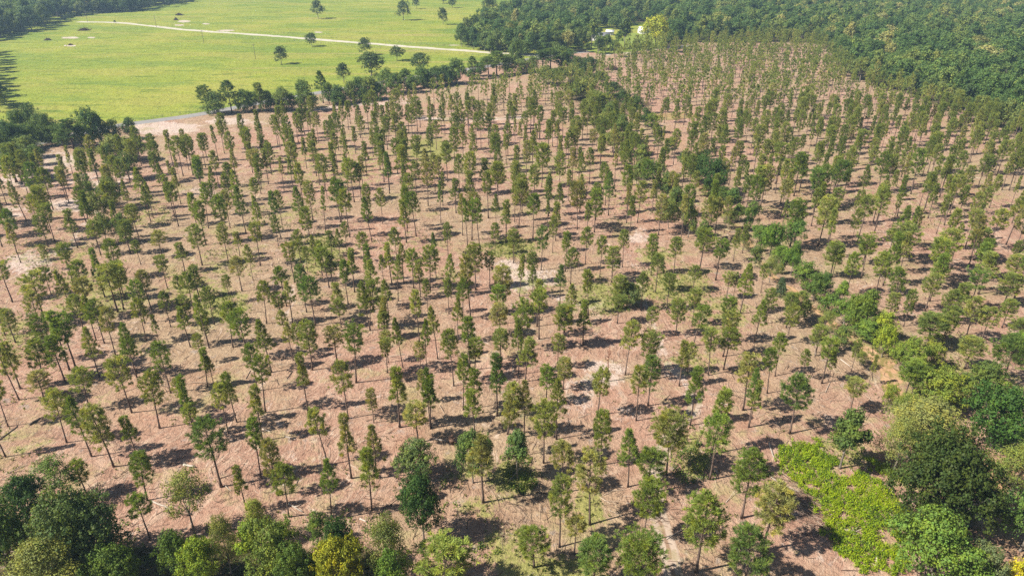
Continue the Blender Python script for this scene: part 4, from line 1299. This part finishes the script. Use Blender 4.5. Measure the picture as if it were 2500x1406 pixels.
# scattered seedlings and sprouts between the pines far off stay out; undergrowth near by follows
# ------------------------------------------------------------------ undergrowth
def weed_material(name, stops, transl=0.4, scale=0.16):
    t = NT(name)
    geo = t.n('ShaderNodeNewGeometry')
    n = t.noise(scale, 3, 0.6, geo.outputs['Position'])
    isl = geo.outputs['Random Per Island']
    c = t.ramp(t.math('ADD', t.math('MULTIPLY', n, 0.8), t.math('MULTIPLY', t.math('SUBTRACT', isl, 0.5), 0.35)), stops)
    p = t.bsdf(c, 0.55, 0.25)
    tr = t.n('ShaderNodeBsdfTranslucent')
    t.l(t.mix(1.0, c, (1.1, 1.1, 0.5), 'MULTIPLY'), tr.inputs['Color'])
    mx = t.n('ShaderNodeMixShader')
    mx.inputs[0].default_value = transl
    t.l(p, mx.inputs[1])
    t.l(tr.outputs[0], mx.inputs[2])
    return t.end(mx.outputs[0])


M_FERN = weed_material('fern_leaves', [(0.2, (0.06, 0.115, 0.02)), (0.3, (0.14, 0.225, 0.016)), (0.4, (0.24, 0.34, 0.01)), (0.58, (0.31, 0.37, 0.012))])
M_TUFT = weed_material('grass_blades', [(0.25, (0.08, 0.115, 0.022)), (0.42, (0.16, 0.185, 0.04)), (0.6, (0.27, 0.25, 0.10))])
M_WEED = weed_material('weed_leaves', [(0.25, (0.045, 0.085, 0.018)), (0.42, (0.11, 0.165, 0.02)), (0.6, (0.20, 0.23, 0.025))], scale=0.3)
FERN = [(1900, 1092), (1935, 1078), (1990, 1092), (2045, 1122), (2080, 1150), (2110, 1152), (2150, 1180), (2200, 1230), (2235, 1270), (2215, 1310), (2200, 1350), (2165, 1395), (2100, 1404), (2068, 1362), (2055, 1320), (2012, 1290), (2003, 1240), (1955, 1195), (1900, 1140)]

FERN2 = [(1885, 1085), (1930, 1062), (2000, 1075), (2060, 1105), (2110, 1120), (2190, 1150), (2250, 1230), (2270, 1290), (2240, 1350), (2190, 1420), (2085, 1425), (2045, 1370), (2030, 1320), (1990, 1300), (1985, 1245), (1940, 1205), (1880, 1140)]


def sample_poly(poly, per_m2, r, hole=None):
    W_ = [at(*p) for p in poly]
    x0, x1 = min(p.x for p in W_), max(p.x for p in W_)
    y0, y1 = min(p.y for p in W_), max(p.y for p in W_)
    n = int((x1 - x0) * (y1 - y0) * per_m2)
    a, b = r.uniform(x0, x1, n), r.uniform(y0, y1, n)
    k = in_poly(a, b, [(p.x, p.y) for p in W_])
    return a[k], b[k]


def vnoise(x, y, f, s=0):
    """cheap smooth noise in -1..1"""
    return (np.sin(x * f + 1.7 * np.sin(y * f * 0.7 + s)) + np.sin(y * f * 1.3 + 1.3 * np.sin(x * f * 0.6 + 2 * s)) + np.sin((x + y) * f * 0.8 + s * 3)) / 3


r3 = np.random.default_rng(9)
a, b = sample_poly(FERN2, 6.5, r3)
u, v, _ = proj(a, b)
core = in_poly(u, v, FERN)
k = (((u - 2055) / 30) ** 2 + ((v - 1152) / 18) ** 2 > 1) & (vnoise(a, b, 0.5, 1) + 0.5 * vnoise(a, b, 1.7, 4) > np.where(core, -0.8, 0.05))
a, b = a[k], b[k]
hgt = np.clip(0.5 + 0.28 * vnoise(a, b, 0.8, 2) + r3.normal(0, 0.22, len(a)), 0.12, 1.4)
m = MB()
V, Q = leafcloud(np.stack([a, b, hgt * 0.8], 1), np.tile([0.0, 0, 1], (len(a), 1)), 26, 0.22 + 0.2 * hgt, 0.165, r3, 0.6)
V[:, 2] = np.maximum(V[:, 2], 0.03)
m.add(V, Q)
V, Q = blades(np.stack([a, b, hgt * 0.5], 1), np.tile([0.0, 0, 1], (len(a), 1)), 5, 0.6, 0.12, 0.8, 0.4, r3)
m.add(V, Q)
tag(part('fern_bed', m.mesh('fern_bed', [M_FERN])), 'bright yellow green bed of ferns left of the huge dark oak', 'ferns', kind='stuff')

m = MB()
WEEDS = [([(1225, 1165), (1240, 1130), (1200, 1120), (1215, 1105), (1290, 1110), (1320, 1160), (1300, 1205), (1260, 1210), (1235, 1200)], 2.2, .7), ([(1640, 1150), (1640, 1090), (1690, 1070), (1725, 1095), (1745, 1170), (1700, 1180), (1660, 1185)], 2.0, 1.0),
         ([(1060, 1200), (1070, 1170), (1110, 1150), (1130, 1190), (1110, 1250), (1075, 1270)], 1.0, .5), ([(1150, 1330), (1200, 1330), (1230, 1350), (1210, 1380), (1150, 1370)], 1.2, .5), ([(1390, 1120), (1415, 1125), (1410, 1180), (1385, 1200)], 1.5, .6),
         ([(1820, 1240), (1860, 1240), (1885, 1290), (1850, 1310)], 0.5, .4), ([(2000, 1095), (2090, 1080), (2160, 1130), (2120, 1150), (2050, 1110)], 1.0, .5), ([(2350, 1100), (2440, 1130), (2500, 1170), (2500, 1240), (2430, 1180)], 0.9, .6),
         ([(2180, 880), (2330, 880), (2400, 980), (2330, 1010), (2230, 960)], 1.0, .8), ([(1960, 700), (2080, 790), (2170, 870), (2120, 850), (2000, 770)], 0.5, .7), ([(0, 760), (120, 760), (140, 860), (0, 880)], .35, .4), ([(490, 720), (600, 720), (600, 780), (500, 790)], .4, .4),
         ([(720, 600), (830, 600), (840, 660), (740, 660)], .4, .4), ([(1430, 700), (1560, 690), (1560, 760), (1450, 770)], .45, .5), ([(1580, 680), (1700, 680), (1720, 760), (1600, 770)], .4, .4), ([(1190, 590), (1300, 590), (1310, 625), (1200, 630)], .5, .4),
         ([(500, 1280), (900, 1270), (940, 1400), (480, 1400)], .7, .7), ([(0, 1300), (330, 1260), (420, 1400), (0, 1400)], .7, .7), ([(770, 1265), (850, 1240), (860, 1275), (800, 1290)], 1.2, .4)]
for poly, dens, hh in WEEDS:
    a, b = sample_poly(poly, dens, r3)
    k = vnoise(a, b, 0.8, hh) > -0.45
    a, b = a[k], b[k]
    if not len(a):
        continue
    z = r3.uniform(0.25, 1.0, len(a)) * hh
    V, Q = leafcloud(np.stack([a, b, z], 1), np.tile([0.0, 0, 1], (len(a), 1)), 14, np.full(len(a), 0.45), 0.28, r3, 0.7)
    V[:, 2] = np.maximum(V[:, 2], 0.03)
    m.add(V, Q)
tag(part('weeds', m.mesh('weeds', [M_WEED])), 'green weeds and sprouts growing in patches on the bare ground', 'weeds', kind='stuff')

# grass tufts where the ground is weedy
n = 60000
a, b = r3.uniform(-170, 170, n), r3.uniform(55, 215, n)
u, v, _ = proj(a, b)
g = np.zeros(n)
for cx, cy_, rx, ry, val in GRASS:
    g = np.maximum(g, val * np.clip(1.25 - ((u - cx) / rx) ** 2 - ((v - cy_) / ry) ** 2, 0, 1))
k = (g * 1.0 + 0.5 * vnoise(a, b, 0.45, 4) > r3.uniform(0.25, 1.0, n)) & (u > -60) & (u < 2560) & (v < 1470)
a, b = a[k], b[k]
m = MB()
V, Q = blades(np.stack([a, b, np.zeros(len(a))], 1), np.tile([0.0, 0, 1], (len(a), 1)), 6, 0.42, 0.11, 0.5, 0.6, r3)
m.add(V, Q)
tag(part('grass_tufts', m.mesh('grass_tufts', [M_TUFT])), 'yellow green grass tufts between the pines', 'grass', kind='stuff')


# logging slash: sticks, bark and wood shreds strewn over the cleared ground
def slash_material():
    t = NT('slash_wood')
    geo = t.n('ShaderNodeNewGeometry')
    c = t.ramp(geo.outputs['Random Per Island'], [(0.0, (0.048, 0.031, 0.024)), (0.35, (0.116, 0.075, 0.054)), (0.7, (0.245, 0.170, 0.122)), (0.9, (0.340, 0.265, 0.197)), (1.0, (0.449, 0.394, 0.326))])
    return t.end(t.bsdf(c, 0.9, 0.1))


def sticks(x, y, L, R, az, r, lift=0.12):
    n = len(x)
    el = r.normal(0, lift, n)
    d = np.stack([np.cos(az) * np.cos(el), np.sin(az) * np.cos(el), np.sin(el)], 1)
    c = np.stack([x, y, R * 0.9 + np.abs(np.sin(el)) * L * 0.5], 1)
    U = unit(np.cross(d, np.tile([0, 0, 1.0], (n, 1))))
    B = np.cross(d, U)
    P = []
    for s, f in ((-0.5, 1.0), (0.5, 0.6)):
        for q in range(3):
            an = q * 2.0944
            P.append(c + d * (L * s)[:, None] + (U * math.cos(an) + B * math.sin(an)) * (R * f)[:, None])
    V = np.stack(P, 1).reshape(-1, 3)
    o = np.arange(n)[:, None] * 6
    Q = np.concatenate([np.stack([o[:, 0] + q, o[:, 0] + (q + 1) % 3, o[:, 0] + 3 + (q + 1) % 3, o[:, 0] + 3 + q], 1) for q in range(3)])
    return V, Q


n = 52000
a, b = r3.uniform(-165, 165, n), 52 + 190 * r3.uniform(0, 1, n) ** 1.25
u, v, _ = proj(a, b)
k = (u > -60) & (u < 2560) & (v < 1470) & (vnoise(a, b, 0.3, 3) + 0.6 * vnoise(a, b, 1.1, 5) > r3.uniform(-1.2, 0.6, n)) & ~in_poly(u, v, FERN)
a, b = a[k], b[k]
n = len(a)
az = 0.5 + 1.2 * vnoise(a, b, 0.12, 7) + r3.normal(0, 0.6, n)
L = r3.gamma(2.0, 0.42, n) + 0.2
R = 0.012 + 0.016 * L * r3.uniform(0.6, 1.5, n)
m = MB()
m.add(*sticks(a, b, np.minimum(L, 4), R, az, r3))
for cx, cy_, rr, cnt in [(1950, 1225, 3.0, 240), (1930, 1205, 2.5, 160), (2020, 1290, 2.0, 90), (1990, 1255, 2.0, 120), (1010, 700, 3, 60), (420, 925, 2.2, 70), (205, 955, 2.5, 60), (1280, 1260, 3, 120), (1620, 1250, 2, 60), (1480, 1150, 2, 60), (1560, 1250, 2, 50), (250, 1180, 3, 70), (640, 1140, 3, 60)]:
    g = at(cx, cy_)
    q = r3.normal(0, rr, (cnt, 2))
    m.add(*sticks(g.x + q[:, 0], g.y + q[:, 1], r3.uniform(0.8, 3.2, cnt), r3.uniform(0.015, 0.04, cnt), r3.normal(-0.6, 0.5, cnt), r3, 0.2))
tag(part('logging_slash', m.mesh('logging_slash', [slash_material()])), 'twigs, bark and wood shreds strewn over the cleared ground', 'slash', kind='stuff')


# ------------------------------------------------------------------ fallen and dead wood
def log(p0, p1, r_m, mat, label, stubs=0, group='fallen logs on the cleared ground'):
    A, B = at(*p0), at(*p1)
    mid = (A + B) / 2
    d = B - A
    Ln = d.length
    t = thing('fallen_log', (mid.x, mid.y, 0), math.atan2(d.y, d.x))
    xs_ = np.linspace(-Ln / 2, Ln / 2, 7)
    P = np.stack([xs_, r0.normal(0, 0.03, 7) * Ln * 0.3, np.full(7, r_m * 0.85)], 1)
    mb = MB()
    mb.tube(P, np.linspace(r_m, r_m * 0.6, 7), 8)
    part('trunk', mb.mesh('log_trunk', [mat], True), t)
    for _ in range(stubs):
        s = r0.uniform(-0.2, 0.5) * Ln
        az = r0.choice([-1, 1]) * r0.uniform(0.4, 1.0)
        ln = r0.uniform(0.8, 2.2)
        q = MB()
        q.tube([[s, 0, r_m], [s + math.cos(az) * ln * .5, math.sin(az) * ln * .5, r_m + 0.1], [s + math.cos(az) * ln, math.sin(az) * ln, r_m + 0.25 + r0.uniform(0, .4)]], [r_m * .45, r_m * .3, r_m * .12], 5)
        part('branch', q.mesh('log_branch', [mat], True), t)
    return tag(t, label, 'log', group)


log((449, 1136), (477, 1141), 0.22, M_PALEWOOD, 'short white log lying left of the tall pine above the thicket')
log((370, 1224), (417, 1244), 0.16, M_PALEWOOD, 'long bleached forked log beside the loose olive tree', 2)
log((700, 1229), (740, 1250), 0.15, M_PALEWOOD, 'bleached log lying in the shadow right of two pines', 1)
log((691, 1184), (727, 1185), 0.13, M_PALEWOOD, 'thin pale log behind the round pine above the centre thicket')
log((879, 1267), (894, 1274), 0.15, M_PALEWOOD, 'short white log just above the bottom centre thicket')
log((697, 1066), (722, 1074), 0.12, M_PALEWOOD, 'thin pale log on open ground right of the slim pines')
log((641, 1048), (661, 1055), 0.12, M_PALEWOOD, 'pale log close to the foot of a slim pine left of centre')
log((144, 968), (160, 958), 0.14, M_DARKWOOD, 'dark short log in the left edge stand')
log((72, 1038), (98, 1022), 0.2, M_DARKWOOD, 'dark slanting log beside a dark bush at the left edge', 1)
log((-6, 1078), (43, 1041), 0.12, M_DARKWOOD, 'long dark branch running out of the left picture edge', 1)
log((1057, 1072), (1095, 1079), 0.16, M_PALEWOOD, 'pale log ending at the dark root plate')
log((1877, 1081), (1892, 1127), 0.16, M_PALEWOOD, 'long pale log along the upper left rim of the fern bed')
log((1878, 1162), (1915, 1188), 0.13, M_PALEWOOD, 'grey pole lying along the left rim of the fern bed', 1)
log((1905, 1180), (1952, 1202), 0.10, M_PALEWOOD, 'thin grey pole below the other pole at the fern rim')
log((2043, 1286), (2088, 1302), 0.16, M_PALEWOOD, 'bleached fallen treetop lying inside the fern bed', 4)
log((2137, 1385), (2143, 1345), 0.2, M_PALEWOOD, 'pale broken log standing out at the lower end of the fern bed', 1)
log((1760, 985), (1790, 992), 0.12, M_PALEWOOD, 'thin pale pole in the clearing right of the sandy trail')
log((2052, 878), (2075, 895), 0.12, M_PALEWOOD, 'thin grey pole near the corner beside the clay track')
log((600, 925), (612, 905), 0.08, M_DARKWOOD, 'thin dark branch on open ground left of centre')
log((686, 855), (706, 872), 0.09, M_PALEWOOD, 'pale crooked branch in a pine shadow left of centre', 1)
log((714, 907), (700, 925), 0.09, M_DARKWOOD, 'reddish branch below the pale crooked branch')


def dead_tree(bx, by, ty, mat, label, spread=0.5, seed=1, forks=9, name='dead_tree', group='bare dead trees'):
    r = np.random.default_rng(seed)
    g = at(bx, by)
    H = height_to(g.y, ty)
    t = thing(name, (g.x, g.y, -0.02), r.uniform(0, 6))
    mb = MB()
    ax = np.stack([np.cumsum(r.normal(0, 0.1, 6)), np.cumsum(r.normal(0, 0.1, 6)), np.linspace(0, H * .9, 6)], 1)
    mb.tube(ax, np.linspace(0.2, 0.05, 6) * H / 11, 6)
    part('trunk', mb.mesh('dead_trunk', [mat], True), t)
    for _ in range(forks):
        h = r.uniform(0.35, 0.88) * H
        az = r.uniform(0, 6.283)
        p0 = np.array([np.interp(h, ax[:, 2], ax[:, 0]), np.interp(h, ax[:, 2], ax[:, 1]), h])
        L = H * spread * r.uniform(0.4, 0.8) * (1.1 - h / H)
        d = np.array([math.cos(az) * .75, math.sin(az) * .75, 0.75])
        q = MB()
        q.tube([p0, p0 + d * L * .6, p0 + d * L + [0, 0, .2 * L]], [0.07 * H / 11, 0.045 * H / 11, 0.02], 4)
        for s in (-1, 1):
            e = unit(d + r.normal(0, .5, 3))
            q.tube([p0 + d * L * .55, p0 + d * L * .55 + e * L * .5], [0.04 * H / 11, 0.015], 3)
        part('branch', q.mesh('dead_branch', [mat], True), t)
    return tag(t, label, 'dead tree', group)


M_RUST = bark_material('dead_needles', (0.2, 0.09, 0.06), (0.32, 0.17, 0.11))
dead_tree(1990, 870, 826, M_PALEWOOD, 'white bare snag with twisted limbs left of the clay track', 0.8, 3, 7)
dead_tree(1481, 930, 836, M_RUST, 'thin reddish dead pine on pale ground in the clearing', 0.3, 4, 14)
for i in range(14):
    dead_tree(2165 + 6.5 * i + r0.normal(0, 2), 100 + r0.normal(0, 3), 66 + r0.normal(0, 3), M_PALEWOOD, '%s of the bleached bare trees inside the right wood' % ordinal(i, 14), 0.7, 10 + i, 8, group='bleached bare trees in the wood')

g = at(1102, 1082)
t = thing('uprooted_stump', (g.x, g.y, 0), 0.4)
mb = MB()
a_ = np.linspace(0, 6.283, 16, endpoint=False)
rad_ = 0.75 + 0.25 * np.sin(a_ * 5) + r0.normal(0, .08, 16)
ring = np.stack([np.full(16, 0.0), np.cos(a_) * rad_, 0.8 + np.sin(a_) * rad_ * 0.9], 1)
V = np.vstack([ring + [0.25, 0, 0], ring * [1, .85, .9] + [-0.25, 0, .08], [[.5, 0, .8], [-.45, 0, .8]]])
Q = [[i, (i + 1) % 16, 16 + (i + 1) % 16, 16 + i] for i in range(16)] + [[32, (i + 1) % 16, i, i] for i in range(16)] + [[33, 16 + i, 16 + (i + 1) % 16, 16 + (i + 1) % 16] for i in range(16)]
mb.add(V, Q)
M_ROOT = bark_material('earthy_roots', (0.05, 0.032, 0.025), (0.14, 0.085, 0.06))
part('root_plate', mb.mesh('root_plate', [M_ROOT]), t)
for i in range(9):
    an = i * 0.7 + 0.2
    q = MB()
    q.tube([[0.2, math.cos(an) * .5, .8 + math.sin(an) * .5], [0.35, math.cos(an) * 1.0, .85 + math.sin(an) * .9], [0.5, math.cos(an) * 1.35, .95 + math.sin(an) * 1.2]], [.09, .06, .02], 5)
    part('root', q.mesh('root', [M_ROOT], True), t)
tag(t, 'dark upturned root plate on bare ground between two leafy trees', 'stump')


def brush_pile(cx, cy_, wpx, hgt, label, mat, seed):
    r = np.random.default_rng(seed)
    g = at(cx, cy_)
    wm = wpx / (FPX / depth(g.x, g.y))
    m = MB()
    n = 420
    x, y = r.normal(0, wm * .22, n), r.normal(0, wm * .15, n)
    V, Q = sticks(x, y, r.uniform(0.15, 0.45, n) * wm, r.uniform(0.04, 0.14, n), r.uniform(0, 6.28, n), r, 0.35)
    lift = np.repeat(hgt * np.exp(-(x / (wm * .28)) ** 2 - (y / (wm * .2)) ** 2) * r.uniform(.2, 1, n), 6)
    V[:, 2] = np.maximum(V[:, 2] + lift, 0.02)
    m.add(V, Q)
    o = part('brush_pile', m.mesh('brush_pile', [mat]))
    o.location = (g.x, g.y, 0)
    return tag(o, label, 'brush pile', 'brush piles')


brush_pile(1496, 170, 30, 1.6, 'dark brush pile among the far pines right of the corner', M_ROOT, 1)
brush_pile(206, 75, 24, 1.0, 'dark brush pile on the near pasture left of the gravel road', M_ROOT, 2)
brush_pile(438, 38, 16, 1.4, 'dark brush pile on the far pasture above the pale spoil', M_ROOT, 3)
brush_pile(430, 50, 10, 2.2, 'brown heap at the left end of the pale spoil on the far pasture', M_DARKWOOD, 4)
brush_pile(117, 99, 14, 1.2, 'low grey heap on the near pasture below the left wood', M_DARKWOOD, 5)
brush_pile(172, 111, 9, 0.8, 'small dark heap on a white earth patch of the near pasture', M_ROOT, 6)


# ------------------------------------------------------------------ houses
def plain(name, c, rough=0.7, spec=0.3, ns=3.0, amt=0.12):
    t = NT(name)
    n = t.noise(ns, 3, 0.6, t.pos())
    col = t.mix(n, [q * (1 - amt) for q in c], [min(1, q * (1 + amt)) for q in c])
    return t.end(t.bsdf(col, rough, spec))


M_WALL = plain('white_siding', (0.6, 0.59, 0.57))
M_ROOF = plain('grey_metal_roof', (0.25, 0.25, 0.27), 0.45, 0.5)
M_ROOFW = plain('white_metal_roof', (0.62, 0.61, 0.60), 0.4, 0.5)
M_GLASS = plain('window_glass', (0.03, 0.04, 0.05), 0.1, 0.6)
M_DOOR = plain('brown_door', (0.16, 0.09, 0.06))


def house(px, py, L, Wd, eave, ridge, rz, roofm, label):
    g = at(px, py)
    t = thing('house', (g.x, g.y, 0), rz)
    w = MB()
    l2, w2 = L / 2, Wd / 2
    V = [[-l2, -w2, 0], [l2, -w2, 0], [l2, w2, 0], [-l2, w2, 0], [-l2, -w2, eave], [l2, -w2, eave], [l2, w2, eave], [-l2, w2, eave], [-l2, 0, ridge], [l2, 0, ridge]]
    w.add(V, [[0, 1, 5, 4], [2, 3, 7, 6], [1, 2, 6, 5], [3, 0, 4, 7], [4, 8, 7, 7], [5, 6, 9, 9]])
    part('wall', w.mesh('house_wall', [M_WALL]), t)
    rf = MB()
    o, th = 0.5, 0.18
    sl = (ridge - eave) / w2
    for s in (-1, 1):
        e = (w2 + o)
        ze = eave - o * sl
        A = [[-l2 - o, s * e, ze + .03], [l2 + o, s * e, ze + .03], [l2 + o, 0, ridge + .03], [-l2 - o, 0, ridge + .03]]
        Bv = [[q[0], q[1], q[2] + th] for q in A]
        rf.add(A + Bv, [[0, 1, 2, 3], [7, 6, 5, 4], [0, 4, 5, 1], [1, 5, 6, 2], [2, 6, 7, 3], [3, 7, 4, 0]])
    part('roof', rf.mesh('house_roof', [roofm]), t)
    for i, x in enumerate(np.linspace(-l2 + 2, l2 - 2, max(2, int(L / 4)))):
        q = MB()
        q.box((x - .55, -w2 - .06, 1.0), (x + .55, -w2 + .02, 2.2))
        f = part('window', q.mesh('window_frame', [M_ROOFW]), t)
        q = MB()
        q.box((x - .45, -w2 - .09, 1.1), (x + .45, -w2 - .065, 2.1))
        part('pane', q.mesh('window_pane', [M_GLASS]), f)
    q = MB()
    q.box((-l2 - .06, -.5, 0.02), (-l2 + .02, .5, 2.05))
    part('door', q.mesh('house_door', [M_DOOR]), t)
    return tag(t, label, 'house')


house(1466, 99, 13, 8, 3.4, 6.0, -0.25, M_ROOF, 'white house with a grey gable roof among trees at the wood edge')
house(1489, 86, 6, 5, 2.8, 4.0, -0.2, M_ROOFW, 'small white roofed shed behind the grey roofed house')
house(1572, 82, 9, 7, 3.2, 5.4, 0.2, M_ROOFW, 'white roofed house beside the big yellow green tree')

# ------------------------------------------------------------------ poles, wires, fences
M_POLE = bark_material('pole_wood', (0.12, 0.10, 0.085), (0.22, 0.19, 0.165))
M_WIRE = plain('wire_metal', (0.20, 0.20, 0.20), 0.4, 0.5)
poles = [(214, 54, 'utility pole beside the far left wood, leftmost of the line'), (382, 67, 'utility pole beside the bend of the gravel road'), (498, 107, 'utility pole on the near pasture below the gravel road'), (624, 145, 'utility pole nearest the lone leaning oak')]
tops = []
for bx, by, lab in poles:
    g = at(bx, by)
    t = thing('utility_pole', (g.x, g.y, 0), 0.6)
    q = MB()
    q.tube([[0, 0, 0], [0, 0, 5], [0, 0, 10]], [.17, .14, .11], 8)
    part('post', q.mesh('pole_post', [M_POLE], True), t)
    q = MB()
    q.box((-.9, -.06, 9.2), (.9, .06, 9.35))
    part('crossarm', q.mesh('pole_arm', [M_POLE]), t)
    for s in (-.8, 0.35, .8):
        q = MB()
        q.tube([[s, 0, 9.36], [s, 0, 9.55]], [.05, .03], 6)
        part('insulator', q.mesh('insulator', [M_GLASS]), t)
    tag(t, lab, 'utility pole', 'utility poles across the pasture')
    tops.append((g.x, g.y))
tops.append((at(700, 175).x, at(700, 175).y))
for i in range(3):
    q = MB()
    A, B = np.array([*tops[i], 9.6]), np.array([*tops[i + 1], 9.6])
    s = np.linspace(0, 1, 13)[:, None]
    P = A * (1 - s) + B * s
    P[:, 2] -= 4 * 1.6 * (s * (1 - s))[:, 0]
    q.tube(P, 0.02, 4)
    tag(part('overhead_wire', q.mesh('overhead_wire', [M_WIRE])), ['sagging wire from the left wood pole to the road bend pole', 'sagging wire crossing the gravel road between two poles', 'sagging wire between the two poles on the near pasture'][i], 'wire', 'wires between the utility poles')


def fence(path, step, label):
    c = smooth_path([at(*p) for p in path], 1.0)
    d = np.r_[0, np.cumsum(np.linalg.norm(np.diff(c, axis=0), axis=1))]
    n = min(98, int(d[-1] / step))
    x0, y0 = c[0]
    t = thing('wire_fence', (x0, y0, 0))
    P = [(np.interp(s, d, c[:, 0]) - x0, np.interp(s, d, c[:, 1]) - y0) for s in np.linspace(0, d[-1], n)]
    q = MB()
    q.tube([[0, 0, -.1], [0, 0, 1.35]], [.08, .07], 6)
    me = q.mesh('fence_post', [M_POLE], True)
    for p in P:
        o = part('post', me, t)
        o.location = (p[0], p[1], 0)
    for z in (0.4, 0.8, 1.2):
        q = MB()
        q.tube([[p[0], p[1], z] for p in P], 0.012, 3)
        part('wire', q.mesh('fence_wire', [M_WIRE]), t)
    return tag(t, label, 'fence', 'wire fences round the pasture')


fence([(240, 314), (400, 285), (500, 270), (700, 232), (1000, 184)], 4.0, 'wire fence on wooden posts between the paved road and the near pasture')
fence([(540, 72), (700, 84), (900, 99), (1100, 114), (1230, 124)], 5.0, 'wire fence on wooden posts above the gravel road')
fence([(540, 92), (700, 101), (900, 117), (1100, 131), (1200, 139)], 5.0, 'wire fence on wooden posts below the gravel road')

# ------------------------------------------------------------------ haze
t = NT('haze')
vol = t.n('ShaderNodeVolumePrincipled')
vol.inputs['Color'].default_value = (0.5, 0.74, 1.0, 1)
vol.inputs['Density'].default_value = 0.00015
vol.inputs['Anisotropy'].default_value = 0.15
t.l(vol.outputs[0], t.out.inputs['Volume'])
mb = MB()
mb.box((-1600, -220, -1.0), (1600, 2300, 83.0))
tag(part('haze', mb.mesh('haze', [t.m])), kind='stuff')
